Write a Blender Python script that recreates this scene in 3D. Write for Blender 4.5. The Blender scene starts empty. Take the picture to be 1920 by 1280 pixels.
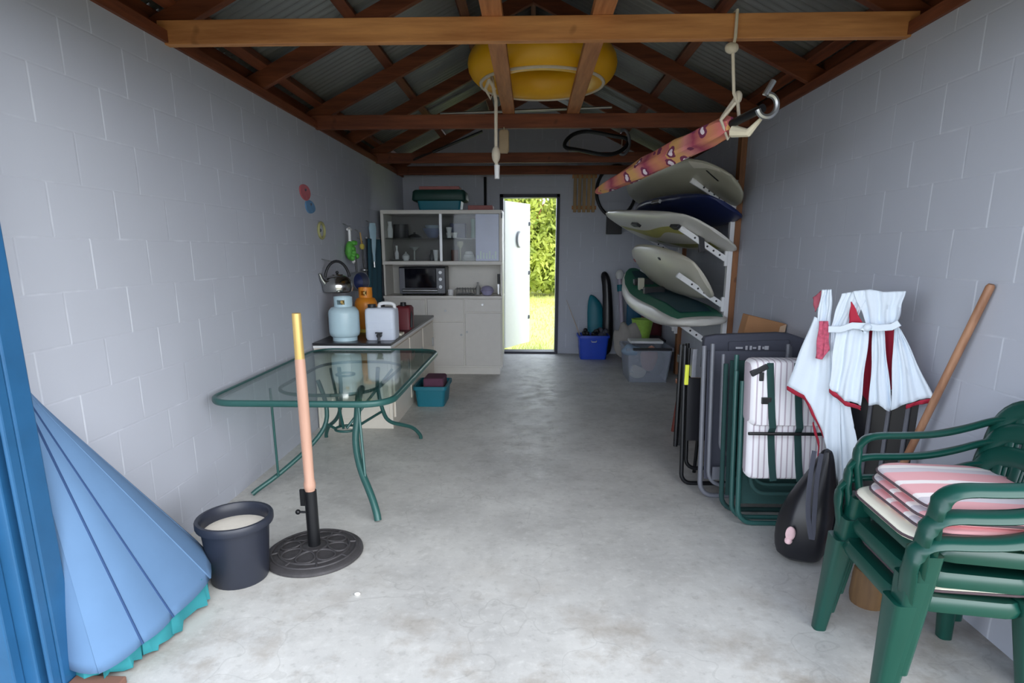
import bpy, math, random
from mathutils import Vector, Matrix
random.seed(7)
S = bpy.context.scene
COL = S.collection
PI = math.pi

# ------------------------------------------------------------------ camera
F, CX, CY, VX, VY, H = 1120.0, 960.0, 720.0, 997.0, 470.0, 1.492
pitch = math.atan((CY - VY) / F)
yaw = math.atan((VX - CX) / math.hypot(F, CY - VY))
fh = Vector((-math.sin(yaw), math.cos(yaw), 0))
rt = Vector((math.cos(yaw), math.sin(yaw), 0))
fwd = fh * math.cos(pitch) - Vector((0, 0, 1)) * math.sin(pitch)
upc = fh * math.sin(pitch) + Vector((0, 0, 1)) * math.cos(pitch)
CAMP = Vector((0, 0, H))
cam = bpy.data.cameras.new('camera')
cam.sensor_width = 36; cam.sensor_fit = 'HORIZONTAL'
cam.lens = 36 * F / 1920
cam.shift_y = (CY - 640) / 1920
cam.clip_start = 0.05
camo = bpy.data.objects.new('camera', cam); COL.objects.link(camo)
m = Matrix.Identity(4)
for i in range(3):
    m[i][0] = rt[i]; m[i][1] = upc[i]; m[i][2] = -fwd[i]; m[i][3] = CAMP[i]
camo.matrix_world = m
S.camera = camo

def _ray(x, y): return fwd * F + rt * (x - CX) - upc * (y - CY)
def on_z(x, y, z=0.0):
    r = _ray(x, y); return CAMP + r * ((z - H) / r.z)
def on_x(x, y, X):
    r = _ray(x, y); return CAMP + r * (X / r.x)
def on_y(x, y, Y):
    r = _ray(x, y); return CAMP + r * (Y / r.y)

# ------------------------------------------------------------------ helpers
def V(*a): return Vector(a)
def lin(c):
    c /= 255.0
    return c / 12.92 if c <= 0.04045 else ((c + 0.055) / 1.055) ** 2.4
def C(r, g, b): return (lin(r), lin(g), lin(b), 1.0)

ROOT = {}

class MB:
    def __init__(s): s.v = []; s.f = []; s.m = []; s.cur = 0
    def add(s, vs, fs):
        o = len(s.v); s.v += [Vector(p) for p in vs]
        for f in fs: s.f.append([i + o for i in f]); s.m.append(s.cur)
        return s
    def box(s, x0, x1, y0, y1, z0, z1):
        vs = [(x0,y0,z0),(x1,y0,z0),(x1,y1,z0),(x0,y1,z0),(x0,y0,z1),(x1,y0,z1),(x1,y1,z1),(x0,y1,z1)]
        return s.add(vs, [(0,3,2,1),(4,5,6,7),(0,1,5,4),(1,2,6,5),(2,3,7,6),(3,0,4,7)])
    def obox(s, c, size, mat):
        c = Vector(c); hx, hy, hz = [q / 2 for q in size]
        vs = []
        for dx, dy, dz in [(-1,-1,-1),(1,-1,-1),(1,1,-1),(-1,1,-1),(-1,-1,1),(1,-1,1),(1,1,1),(-1,1,1)]:
            vs.append(c + mat @ Vector((dx*hx, dy*hy, dz*hz)))
        return s.add(vs, [(0,3,2,1),(4,5,6,7),(0,1,5,4),(1,2,6,5),(2,3,7,6),(3,0,4,7)])
    def bar(s, a, b, w, h, up=(0,0,1)):
        a = Vector(a); b = Vector(b); t = (b - a).normalized(); u = Vector(up)
        sd = t.cross(u).normalized(); u = sd.cross(t)
        vs = []
        for p in (a, b):
            for q, r in ((-1,-1),(1,-1),(1,1),(-1,1)): vs.append(p + sd*q*w/2 + u*r*h/2)
        return s.add(vs, [(0,1,2,3),(7,6,5,4),(0,4,5,1),(1,5,6,2),(2,6,7,3),(3,7,4,0)])
    def loft(s, rings, closed=True, cap=True, loop=False):
        n = len(rings[0]); o = len(s.v); vs = [p for r in rings for p in r]; fs = []
        k = len(rings); jn = n if closed else n - 1
        for i in range(k if loop else k - 1):
            a = i * n; b = ((i + 1) % k) * n
            for j in range(jn):
                j2 = (j + 1) % n
                fs.append((a + j, a + j2, b + j2, b + j))
        if cap and closed and not loop:
            fs.append(tuple(reversed(range(n)))); fs.append(tuple(range((k-1)*n, k*n)))
        return s.add(vs, fs)
    def tube(s, pts, r, n=10, loop=False, cap=True):
        pts = [Vector(p) for p in pts]; k = len(pts)
        rs = r if isinstance(r, (list, tuple)) else [r] * k
        rings = []; ref = None
        for i in range(k):
            if loop: t = pts[(i+1) % k] - pts[i-1]
            else: t = pts[min(i+1, k-1)] - pts[max(i-1, 0)]
            t.normalize()
            if ref is None:
                ref = Vector((0,0,1)) if abs(t.z) < .9 else Vector((1,0,0))
            sd = t.cross(ref)
            if sd.length < 1e-5: sd = t.orthogonal()
            sd.normalize(); u = sd.cross(t).normalized(); ref = u
            rings.append([pts[i] + (sd*math.cos(2*PI*j/n) + u*math.sin(2*PI*j/n))*rs[i] for j in range(n)])
        return s.loft(rings, True, cap, loop)
    def sweep(s, pts, prof, up=(0,0,1), scales=None, loop=False, ups=None):
        pts = [Vector(p) for p in pts]; k = len(pts); rings = []
        for i in range(k):
            if loop: t = pts[(i+1) % k] - pts[i-1]
            else: t = pts[min(i+1, k-1)] - pts[max(i-1, 0)]
            t.normalize(); u0 = Vector(ups[i] if ups else up)
            sd = t.cross(u0).normalized(); u = sd.cross(t)
            sc = scales[i] if scales else (1, 1)
            rings.append([pts[i] + sd*a*sc[0] + u*b*sc[1] for a, b in prof])
        return s.loft(rings, True, True, loop)
    def lathe(s, prof, c=(0,0,0), n=32, axis=None, arc=None, cap=True):
        c = Vector(c)
        ax = Vector(axis).normalized() if axis is not None else Vector((0,0,1))
        e1 = ax.orthogonal().normalized() if abs(ax.z) < .999 else Vector((1,0,0)); e2 = ax.cross(e1)
        rings = []
        for r, z in prof:
            rings.append([c + ax*z + (e1*math.cos(2*PI*j/n) + e2*math.sin(2*PI*j/n))*max(r, 1e-4) for j in range(n)])
        return s.loft(rings, True, cap)
    def ball(s, c, r, n=16, k=10, sc=(1,1,1)):
        prof = [(math.sin(PI*i/k), -math.cos(PI*i/k)) for i in range(k+1)]
        c = Vector(c); rings = []
        for a, z in prof:
            rings.append([c + Vector((r*sc[0]*max(a,1e-4)*math.cos(2*PI*j/n), r*sc[1]*max(a,1e-4)*math.sin(2*PI*j/n), r*sc[2]*z)) for j in range(n)])
        return s.loft(rings)
    def grid(s, P, nu, nv):
        """P(u,v) -> point, open surface"""
        vs = [P(i/(nu-1), j/(nv-1)) for i in range(nu) for j in range(nv)]
        fs = [(i*nv+j, (i+1)*nv+j, (i+1)*nv+j+1, i*nv+j+1) for i in range(nu-1) for j in range(nv-1)]
        return s.add(vs, fs)
    def prism(s, outline, d):
        """closed outline of 3D points extruded by vector d"""
        o = [Vector(p) for p in outline]; d = Vector(d)
        return s.loft([o, [p + d for p in o]])
    def build(s, name, mat, parent=None, smooth=40, bevel=0, sub=0, solid=0, local=False, origin=None):
        me = bpy.data.meshes.new(name)
        if parent is not None: mw = ROOT[parent.name]
        else:
            if origin is None:
                xs = [p.x for p in s.v]; ys = [p.y for p in s.v]; zs = [p.z for p in s.v]
                origin = ((min(xs)+max(xs))/2, (min(ys)+max(ys))/2, min(zs))
            mw = Matrix.Translation(Vector(origin))
        inv = Matrix.Identity(4) if local else mw.inverted()
        me.from_pydata([inv @ p for p in s.v], [], s.f)
        mats = mat if isinstance(mat, (list, tuple)) else [mat]
        for q in mats: me.materials.append(q)
        if len(mats) > 1:
            for p, i in zip(me.polygons, s.m): p.material_index = i
        import bmesh
        bm = bmesh.new(); bm.from_mesh(me)
        bmesh.ops.recalc_face_normals(bm, faces=bm.faces); bm.to_mesh(me); bm.free()
        me.update()
        if smooth:
            for p in me.polygons: p.use_smooth = True
            me.set_sharp_from_angle(angle=math.radians(smooth))
        o = bpy.data.objects.new(name, me); COL.objects.link(o)
        if parent is not None:
            o.parent = parent; ROOT[o.name] = mw
        else:
            o.matrix_world = mw; ROOT[o.name] = mw
        if solid:
            md = o.modifiers.new('s', 'SOLIDIFY'); md.thickness = solid; md.offset = 0
        if bevel:
            md = o.modifiers.new('b', 'BEVEL'); md.width = bevel; md.segments = 2; md.limit_method = 'ANGLE'; md.angle_limit = math.radians(50)
        if sub:
            md = o.modifiers.new('u', 'SUBSURF'); md.levels = sub; md.render_levels = sub
        return o

def tag(o, label, cat, group=None, kind=None):
    o['label'] = label; o['category'] = cat
    if group: o['group'] = group
    if kind: o['kind'] = kind
    return o
def thing(name, label, cat, loc=(0,0,0), rz=0, group=None):
    o = bpy.data.objects.new(name, None); COL.objects.link(o)
    o.empty_display_size = .05
    mw = Matrix.Translation(Vector(loc)) @ Matrix.Rotation(rz, 4, 'Z')
    o.matrix_world = mw; ROOT[o.name] = mw
    return tag(o, label, cat, group)
def copy_tree(o, loc, rz, label, parent=None):
    c = o.copy(); COL.objects.link(c)
    if parent is None:
        c.matrix_world = Matrix.Translation(Vector(loc)) @ Matrix.Rotation(rz, 4, 'Z'); c['label'] = label
    else: c.parent = parent
    for ch in list(o.children): copy_tree(ch, None, 0, None, c)
    return c
def struct(o):
    o['kind'] = 'structure'; return o

def arc(c, r, a0, a1, n, e1, e2):
    c = Vector(c); e1 = Vector(e1); e2 = Vector(e2)
    return [c + (e1*math.cos(a0 + (a1-a0)*i/n) + e2*math.sin(a0 + (a1-a0)*i/n))*r for i in range(n+1)]
def smoothpath(pts, it=2, loop=False):
    pts = [Vector(p) for p in pts]
    for _ in range(it):
        q = [] if loop else [pts[0]]
        k = len(pts)
        for i in range(k if loop else k-1):
            a, b = pts[i], pts[(i+1) % k]
            q += [a*.75 + b*.25, a*.25 + b*.75]
        if not loop: q.append(pts[-1])
        pts = q
    return pts
def rrect(w, h, r, n=4):
    out = []
    for cx, cy, a in ((w/2-r,h/2-r,0),(-w/2+r,h/2-r,PI/2),(-w/2+r,-h/2+r,PI),(w/2-r,-h/2+r,1.5*PI)):
        for i in range(n+1):
            t = a + PI/2*i/n; out.append((cx + r*math.cos(t), cy + r*math.sin(t)))
    return out
def ell(a, b, n=12): return [(a*math.cos(2*PI*i/n), b*math.sin(2*PI*i/n)) for i in range(n)]

# ------------------------------------------------------------------ materials
def newmat(name):
    m = bpy.data.materials.new(name); m.use_nodes = True
    nt = m.node_tree; b = nt.nodes['Principled BSDF']
    return m, nt, b
def nd(nt, t, **k):
    n = nt.nodes.new(t)
    for a, b in k.items():
        if a in n.inputs and not hasattr(n, a): n.inputs[a].default_value = b
        else: setattr(n, a, b)
    return n
def math_(nt, op, a, b=None, clamp=False):
    n = nt.nodes.new('ShaderNodeMath'); n.operation = op; n.use_clamp = clamp
    for i, q in enumerate((a, b)):
        if q is None: continue
        if isinstance(q, (int, float)): n.inputs[i].default_value = q
        else: nt.links.new(q, n.inputs[i])
    return n.outputs[0]
def mixc(nt, fac, a, b):
    n = nt.nodes.new('ShaderNodeMix'); n.data_type = 'RGBA'
    for s, q in ((n.inputs[0], fac), (n.inputs[6], a), (n.inputs[7], b)):
        if isinstance(q, (int, float, tuple)): s.default_value = q
        else: nt.links.new(q, s)
    return n.outputs[2]
def noise(nt, vec, scale, detail=4, rough=.55):
    n = nt.nodes.new('ShaderNodeTexNoise'); n.inputs['Scale'].default_value = scale
    n.inputs['Detail'].default_value = detail; n.inputs['Roughness'].default_value = rough
    if vec is not None: nt.links.new(vec, n.inputs['Vector'])
    return n.outputs['Fac']
def ramp(nt, fac, stops, interp='LINEAR'):
    n = nt.nodes.new('ShaderNodeValToRGB'); n.color_ramp.interpolation = interp
    e = n.color_ramp.elements
    while len(e) < len(stops): e.new(.5)
    for q, (p, c) in zip(e, stops):
        q.position = p; q.color = c if len(c) == 4 else (*c, 1)
    nt.links.new(fac, n.inputs[0]); return n.outputs[0]
def bump(nt, b, h, strength=.3, dist=.01):
    n = nt.nodes.new('ShaderNodeBump'); n.inputs['Strength'].default_value = strength; n.inputs['Distance'].default_value = dist
    nt.links.new(h, n.inputs['Height']); nt.links.new(n.outputs[0], b.inputs['Normal'])
def mat(name, col, rough=.6, metal=0, var=.12, scale=14, bmp=0, coat=0, spec=None, trans=0):
    """plain surface with slight procedural variation"""
    m, nt, b = newmat(name)
    tc = nt.nodes.new('ShaderNodeTexCoord')
    f = noise(nt, tc.outputs['Object'], scale)
    d = tuple(max(0, c*(1-var)) for c in col[:3]) + (1,); l = tuple(min(1, c*(1+var)) for c in col[:3]) + (1,)
    nt.links.new(mixc(nt, f, d, l), b.inputs['Base Color'])
    b.inputs['Roughness'].default_value = rough; b.inputs['Metallic'].default_value = metal
    if coat: b.inputs['Coat Weight'].default_value = coat
    if spec is not None: b.inputs['Specular IOR Level'].default_value = spec
    if bmp: bump(nt, b, noise(nt, tc.outputs['Object'], scale*6), bmp, .004)
    return m

def wood(name, dark, light, axis='X', scale=1.0, rough=.65):
    m, nt, b = newmat(name)
    tc = nt.nodes.new('ShaderNodeTexCoord'); mp = nt.nodes.new('ShaderNodeMapping')
    sc = {'X': (1.2, 14, 14), 'Y': (14, 1.2, 14), 'Z': (14, 14, 1.2)}[axis]
    mp.inputs['Scale'].default_value = tuple(q*scale for q in sc)
    nt.links.new(tc.outputs['Object'], mp.inputs[0])
    f = noise(nt, mp.outputs[0], 1.6, 6, .6); g = noise(nt, tc.outputs['Object'], 1.3, 2)
    c1 = ramp(nt, f, [(.3, dark), (.7, light)])
    kn = noise(nt, tc.outputs['Object'], 7, 1)
    kf = ramp(nt, kn, [(.72, (0,0,0,1)), (.78, (1,1,1,1))])
    c2 = mixc(nt, math_(nt, 'MULTIPLY', kf, .55), c1, tuple(q*.35 for q in dark[:3]) + (1,))
    nt.links.new(c2, b.inputs['Base Color']); b.inputs['Roughness'].default_value = rough
    bump(nt, b, f, .15, .003)
    return m

def block_wall(name, col, along, sh_u, sh_z, joint):
    m, nt, b = newmat(name)
    g = nt.nodes.new('ShaderNodeNewGeometry'); sp = nt.nodes.new('ShaderNodeSeparateXYZ'); nt.links.new(g.outputs['Position'], sp.inputs[0])
    u = sp.outputs[along]; z = sp.outputs['Z']
    zz = math_(nt, 'DIVIDE', math_(nt, 'ADD', z, sh_z), .207)
    row = math_(nt, 'FLOOR', zz); fz = math_(nt, 'FRACT', zz)
    odd = math_(nt, 'MULTIPLY', math_(nt, 'MODULO', row, 2.0), .5)
    uu = math_(nt, 'ADD', math_(nt, 'DIVIDE', math_(nt, 'ADD', u, sh_u), .373), odd)
    fu = math_(nt, 'FRACT', uu)
    def line(f, w):
        d = math_(nt, 'ABSOLUTE', math_(nt, 'SUBTRACT', f, .5))        # .5 at the joint
        return math_(nt, 'MULTIPLY', math_(nt, 'SUBTRACT', d, .5 - w), 1.0 / w, True)
    lv = line(fu, .020); lh = line(fz, .030)
    n1 = noise(nt, g.outputs['Position'], 2.1, 3); n2 = noise(nt, g.outputs['Position'], 5.5, 3)
    vm = ramp(nt, n1, [(.40, (0,0,0,1)), (.55, (1,1,1,1))]); hm = ramp(nt, n2, [(.52, (0,0,0,1)), (.66, (1,1,1,1))])
    a = math_(nt, 'MULTIPLY', lv, math_(nt, 'MULTIPLY', vm, .75)); c = math_(nt, 'MULTIPLY', lh, math_(nt, 'MULTIPLY', hm, .38))
    j = math_(nt, 'MAXIMUM', a, c)
    st = noise(nt, g.outputs['Position'], 1.1, 5)
    base = mixc(nt, st, tuple(q*.92 for q in col[:3]) + (1,), tuple(q*1.06 for q in col[:3]) + (1,))
    nt.links.new(mixc(nt, j, base, joint), b.inputs['Base Color'])  # glare along the mortar joints is put into this paler colour
    b.inputs['Roughness'].default_value = .62
    hgt = math_(nt, 'ADD', math_(nt, 'MULTIPLY', noise(nt, g.outputs['Position'], 60, 4), .25), math_(nt, 'MULTIPLY', math_(nt, 'MAXIMUM', lv, lh), -.8))
    bump(nt, b, hgt, .22, .006)
    return m

WALLC = C(183, 187, 198)
M = {}
M['wall_l'] = block_wall('painted_block_left', WALLC, 'Y', .311, .115, C(222, 227, 236))
M['wall_r'] = block_wall('painted_block_right', WALLC, 'Y', .10, .075, C(222, 227, 236))
M['wall_b'] = block_wall('painted_block_back', WALLC, 'X', .05, .115, C(210, 215, 225))

def concrete():
    m, nt, b = newmat('concrete_floor')
    g = nt.nodes.new('ShaderNodeNewGeometry'); P = g.outputs['Position']
    f1 = noise(nt, P, 1.4, 6, .62); f2 = noise(nt, P, 7, 6, .7); f3 = noise(nt, P, 40, 3)
    c = ramp(nt, f1, [(.28, C(170,169,166)), (.5, C(194,193,189)), (.72, C(212,211,206))])
    c = mixc(nt, math_(nt, 'MULTIPLY', ramp(nt, f2, [(.5,(0,0,0,1)),(.75,(1,1,1,1))]), .45), c, C(158,156,151))
    f4 = noise(nt, P, 24, 4, .6)
    c = mixc(nt, math_(nt, 'MULTIPLY', ramp(nt, f4, [(.55,(0,0,0,1)),(.7,(1,1,1,1))]), .30), c, C(226,225,221))
    c = mixc(nt, math_(nt, 'MULTIPLY', ramp(nt, f4, [(.30,(1,1,1,1)),(.43,(0,0,0,1))]), .30), c, C(136,134,130))
    # brown stains near the entrance, where water and dirt come in
    sp = nt.nodes.new('ShaderNodeSeparateXYZ'); nt.links.new(P, sp.inputs[0])
    near = math_(nt, 'MULTIPLY', math_(nt, 'SUBTRACT', 2.75, sp.outputs['Y']), 1.1, True)
    sn = ramp(nt, noise(nt, P, 2.6, 6, .65), [(.50,(0,0,0,1)),(.66,(1,1,1,1))])
    c = mixc(nt, math_(nt, 'MULTIPLY', math_(nt, 'MULTIPLY', near, sn), .62), c, C(128,110,88))
    # fine cracks
    vo = nt.nodes.new('ShaderNodeTexVoronoi'); vo.feature = 'DISTANCE_TO_EDGE'; vo.inputs['Scale'].default_value = 1.1
    wp = nt.nodes.new('ShaderNodeVectorMath'); wp.operation = 'ADD'; nz = nt.nodes.new('ShaderNodeTexNoise'); nz.inputs['Scale'].default_value = 3
    nt.links.new(P, nz.inputs['Vector']); nt.links.new(P, wp.inputs[0]); nt.links.new(nz.outputs['Color'], wp.inputs[1]); nt.links.new(wp.outputs[0], vo.inputs['Vector'])
    cr = math_(nt, 'LESS_THAN', vo.outputs['Distance'], .006)
    c = mixc(nt, math_(nt, 'MULTIPLY', cr, .14), c, C(110,108,104))
    nt.links.new(c, b.inputs['Base Color'])
    nt.links.new(ramp(nt, f2, [(.3,(.36,.36,.36,1)),(.7,(.62,.62,.62,1))]), b.inputs['Roughness'])
    bump(nt, b, math_(nt, 'ADD', f2, math_(nt, 'MULTIPLY', f3, .4)), .12, .01)
    return m
M['floor'] = concrete()
M['olivewood'] = wood('weathered_slats', C(132,106,70), C(176,146,104), 'Z')
M['iron'] = mat('corrugated_iron', C(150,152,150), .5, .35, .18, 5)
M['timber'] = wood('pine_timber', C(168,108,62), C(220,156,98), 'X')
M['timber_y'] = wood('pine_timber_lengthwise', C(150,92,54), C(204,138,88), 'Y')
M['timber_d'] = wood('shaded_timber', C(92,44,24), C(138,76,46), 'X')  # roof timber, its colour darkened for the low light up there
M['timber_dy'] = wood('shaded_timber_lengthwise', C(92,44,24), C(138,76,46), 'Y')  # low light of the roof is mixed into this colour too
M['timber_z'] = wood('upright_timber', C(110,70,44), C(158,108,70), 'Z')
M['blue'] = mat('blue_gloss_paint', C(38,88,130), .35, 0, .2, 8, .1)
M['black'] = mat('black_plastic', C(30,31,35), .45)
M['blackm'] = mat('black_metal', C(26,27,30), .35, .3)
M['white'] = mat('white_plastic', C(228,229,230), .4, 0, .04)
M['cream'] = mat('cream_paint', C(226,218,206), .45, 0, .04)
M['hutch'] = mat('off_white_enamel', C(222,219,212), .4, 0, .05)
M['hutchd'] = mat('off_white_enamel_door', C(214,211,205), .4, 0, .05)
M['steel'] = mat('stainless_steel', C(190,188,184), .18, 1, .08)
M['silver'] = mat('silver_metal', C(176,178,180), .35, .9, .08)
M['iron_b'] = mat('weathered_cast_iron', C(70,68,70), .6, .35, .3, 30, .4)
M['green'] = mat('dark_green_plastic', C(15,66,57), .3, 0, .1)
M['tgreen'] = mat('green_powder_coat', C(44,88,84), .35, .1, .1)
M['bluecloth'] = mat('faded_blue_canvas', C(88,120,156), .85, 0, .1, 6, .1)
M['seam'] = mat('dark_blue_seam', C(38,66,108), .85)
M['tealcloth'] = mat('teal_canvas', C(40,128,136), .85, 0, .2, 9)
M['pot'] = mat('black_nursery_plastic', C(38,42,54), .42, 0, .12)
M['sand'] = mat('pale_sand', C(222,216,204), .95, 0, .08, 40, .3)
M['brass'] = mat('brass_sleeve', C(214,180,112), .35, .45, .1)
M['pole'] = wood('terracotta_pole_wood', C(178,136,116), C(200,160,140), 'Z', .7, .45)
M['gasblue'] = mat('pale_blue_enamel', C(186,212,222), .3, 0, .05)
M['gasorange'] = mat('orange_enamel', C(226,140,40), .4, 0, .12)
M['jerry'] = mat('translucent_white_plastic', C(214,222,236), .45, 0, .04)
M['red'] = mat('red_plastic', C(150,44,50), .45)
M['dred'] = mat('maroon_plastic', C(110,40,48), .5)
M['teal'] = mat('teal_plastic', C(20,110,128), .5)
M['navy'] = mat('navy_vinyl', C(26,38,84), .4, 0, .15)
M['boardc'] = mat('cream_gelcoat', C(206,202,186), .3, 0, .06, 4)
M['boardw'] = mat('white_gelcoat', C(216,214,206), .3, 0, .05, 4)
M['boardg'] = mat('grey_green_gelcoat', C(172,170,152), .35, 0, .08, 4)
M['deckg'] = mat('green_deck', C(30,112,88), .5, 0, .15, 5)
M['deckteal'] = mat('dark_teal_pad', C(20,66,78), .6)
M['yellow'] = mat('yellow_vinyl', C(238,176,22), .4, 0, .06, 4)
M['rope'] = mat('cotton_rope', C(206,196,178), .9, 0, .1, 60)
M['bluetub'] = mat('blue_plastic', C(28,70,190), .4)
M['lime'] = mat('lime_plastic', C(150,190,80), .45, 0, .35, 20)
M['grey'] = mat('grey_powder_coat', C(112,114,122), .4, .1)
M['dgrey'] = mat('dark_grey_fabric', C(74,76,88), .85, 0, .1, 20)
M['dgreen'] = mat('dark_green_fabric', C(28,62,60), .85, 0, .15, 20)
M['cloth'] = mat('silver_white_fabric', C(216,226,236), .7, 0, .06, 9, .25)
M['redcloth'] = mat('crimson_fabric', C(176,34,60), .8, 0, .12)
M['card'] = mat('brown_cardboard', C(168,122,84), .9, 0, .1)
M['hiviz'] = mat('yellow_tag', C(226,232,70), .5)
M['brown'] = mat('brown_wood_seat', C(168,98,58), .5, 0, .15)
M['redwood'] = mat('red_brown_wood', C(112,46,36), .5, 0, .15)
M['whitepad'] = mat('ivory_cushion_fabric', C(236,232,214), .85, 0, .04)
M['pinkish'] = mat('dusty_pink_card', C(170,110,108), .7)
M['paleblue'] = mat('pale_blue_plastic', C(176,208,224), .35, 0, .08)
M['bluegrey'] = mat('blue_grey_ceramic', C(120,130,160), .35)
M['skin'] = mat('peach_fabric', C(206,150,130), .8, 0, .15)
M['lilac'] = mat('lilac_plastic', C(170,166,200), .45)
M['tealtowel'] = mat('dark_teal_towel', C(48,84,98), .95, 0, .15, 30)
M['sticker_r'] = mat('red_ornament', C(184,96,104), .6, 0, .25, 18)
M['sticker_b'] = mat('blue_ornament', C(94,138,178), .6, 0, .25, 18)
M['sticker_y'] = mat('olive_ornament', C(168,166,116), .6, 0, .25, 18)
M['bag'] = mat('black_shopping_bag', C(22,22,28), .35, 0, .2, 12)
M['pebble'] = mat('white_shell', C(240,238,232), .5)
M['log'] = wood('log_wood', C(88,64,42), C(126,96,62), 'Z')
M['brick'] = mat('brown_brick', C(120,86,72), .9)

def banded(name, axis, period, stops, rough=.85, coord='Object', shift=0.0):
    m, nt, b = newmat(name)
    tc = nt.nodes.new('ShaderNodeTexCoord'); sp = nt.nodes.new('ShaderNodeSeparateXYZ'); nt.links.new(tc.outputs[coord], sp.inputs[0])
    f = math_(nt, 'FRACT', math_(nt, 'ADD', math_(nt, 'DIVIDE', sp.outputs[axis], period), shift))
    nt.links.new(ramp(nt, f, stops, 'CONSTANT'), b.inputs['Base Color']); b.inputs['Roughness'].default_value = rough
    bump(nt, b, noise(nt, tc.outputs['Object'], 90, 3), .15, .002)
    return m, nt, b
pk, pw, pg = C(226,168,172), C(240,232,230), C(206,198,204)
M['pinkstripe'] = banded('pink_striped_cotton', 'X', .26, [(0,pk),(.30,pw),(.42,pg),(.58,pk),(.88,pw)])[0]
wl, gl = C(236,234,238), C(188,176,186)
M['pinstripe'] = banded('white_pinstripe_cotton', 'X', .030, [(0,wl),(.74,gl)])[0]

def floral():
    m, nt, b = newmat('floral_canvas')
    tc = nt.nodes.new('ShaderNodeTexCoord'); sp = nt.nodes.new('ShaderNodeSeparateXYZ'); nt.links.new(tc.outputs['Generated'], sp.inputs[0])
    nz = math_(nt, 'MULTIPLY', math_(nt, 'SUBTRACT', noise(nt, tc.outputs['Object'], 9, 3), .5), .12)
    f = math_(nt, 'FRACT', math_(nt, 'ADD', math_(nt, 'MULTIPLY', sp.outputs['Y'], 3.2), nz))
    c = ramp(nt, f, [(0,C(202,104,112)),(.22,C(210,140,100)),(.36,C(200,120,104)),(.5,C(160,66,92)),(.66,C(214,136,132)),(.82,C(218,166,104))])
    vo = nt.nodes.new('ShaderNodeTexVoronoi'); vo.inputs['Scale'].default_value = 9; nt.links.new(tc.outputs['Object'], vo.inputs['Vector'])
    d = vo.outputs['Distance']
    c = mixc(nt, math_(nt, 'LESS_THAN', d, .36), c, C(122,48,84)); c = mixc(nt, math_(nt, 'LESS_THAN', d, .20), c, C(240,226,236))
    nt.links.new(c, b.inputs['Base Color']); b.inputs['Roughness'].default_value = .85
    return m
M['floral'] = floral()

def clear(name, tint, rough=.03, base=.04, ior=1.45):
    """thin sheet of glass or clear plastic: tinted see-through plus a Fresnel reflection"""
    m, nt, b = newmat(name); nt.nodes.remove(b); out = nt.nodes['Material Output']
    t = nt.nodes.new('ShaderNodeBsdfTransparent'); t.inputs[0].default_value = tint
    g = nt.nodes.new('ShaderNodeBsdfGlossy'); g.inputs['Roughness'].default_value = rough
    lw = nt.nodes.new('ShaderNodeLayerWeight'); lw.inputs[0].default_value = .5      # Schlick's curve, same from both sides
    tc = nt.nodes.new('ShaderNodeTexCoord')
    f = math_(nt, 'ADD', math_(nt, 'MULTIPLY', math_(nt, 'POWER', lw.outputs['Facing'], 5.0), .9), math_(nt, 'ADD', math_(nt, 'MULTIPLY', noise(nt, tc.outputs['Object'], 5), .02), base))
    mx = nt.nodes.new('ShaderNodeMixShader'); nt.links.new(f, mx.inputs[0]); nt.links.new(t.outputs[0], mx.inputs[1]); nt.links.new(g.outputs[0], mx.inputs[2])
    nt.links.new(mx.outputs[0], out.inputs[0]); return m
M['tglass'] = clear('table_glass', (.84,.92,.89,1), .05, .05)
M['cglass'] = clear('cabinet_glass', (.92,.94,.94,1), .04, .004)
def milky(name, col, alpha):
    m, nt, b = newmat(name); out = nt.nodes['Material Output']
    tc = nt.nodes.new('ShaderNodeTexCoord')
    nt.links.new(mixc(nt, noise(nt, tc.outputs['Object'], 6), tuple(q*.9 for q in col[:3])+(1,), col), b.inputs['Base Color'])
    b.inputs['Roughness'].default_value = .3
    t = nt.nodes.new('ShaderNodeBsdfTransparent'); mx = nt.nodes.new('ShaderNodeMixShader'); mx.inputs[0].default_value = alpha
    nt.links.new(t.outputs[0], mx.inputs[1]); nt.links.new(b.outputs[0], mx.inputs[2]); nt.links.new(mx.outputs[0], out.inputs[0]); return m
M['clearbin'] = milky('clear_plastic', C(184,192,206), .38)

def leafmat(name, a, bcol):
    m, nt, b = newmat(name); out = nt.nodes['Material Output']
    g = nt.nodes.new('ShaderNodeNewGeometry'); f = noise(nt, g.outputs['Position'], 1.5, 4)
    c = ramp(nt, f, [(.3, a), (.7, bcol)])
    nt.links.new(c, b.inputs['Base Color']); b.inputs['Roughness'].default_value = .5
    t = nt.nodes.new('ShaderNodeBsdfTranslucent'); nt.links.new(c, t.inputs[0])
    mx = nt.nodes.new('ShaderNodeMixShader'); mx.inputs[0].default_value = .4
    nt.links.new(b.outputs[0], mx.inputs[1]); nt.links.new(t.outputs[0], mx.inputs[2]); nt.links.new(mx.outputs[0], out.inputs[0]); return m
M['leaf'] = leafmat('shrub_leaf', C(112,136,48), C(208,214,104))
M['grass'] = leafmat('lawn_grass', C(172,182,84), C(220,218,130))
M['lawn'] = mat('mown_lawn', C(190,194,112), .9, 0, .25, 3, .3)

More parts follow.
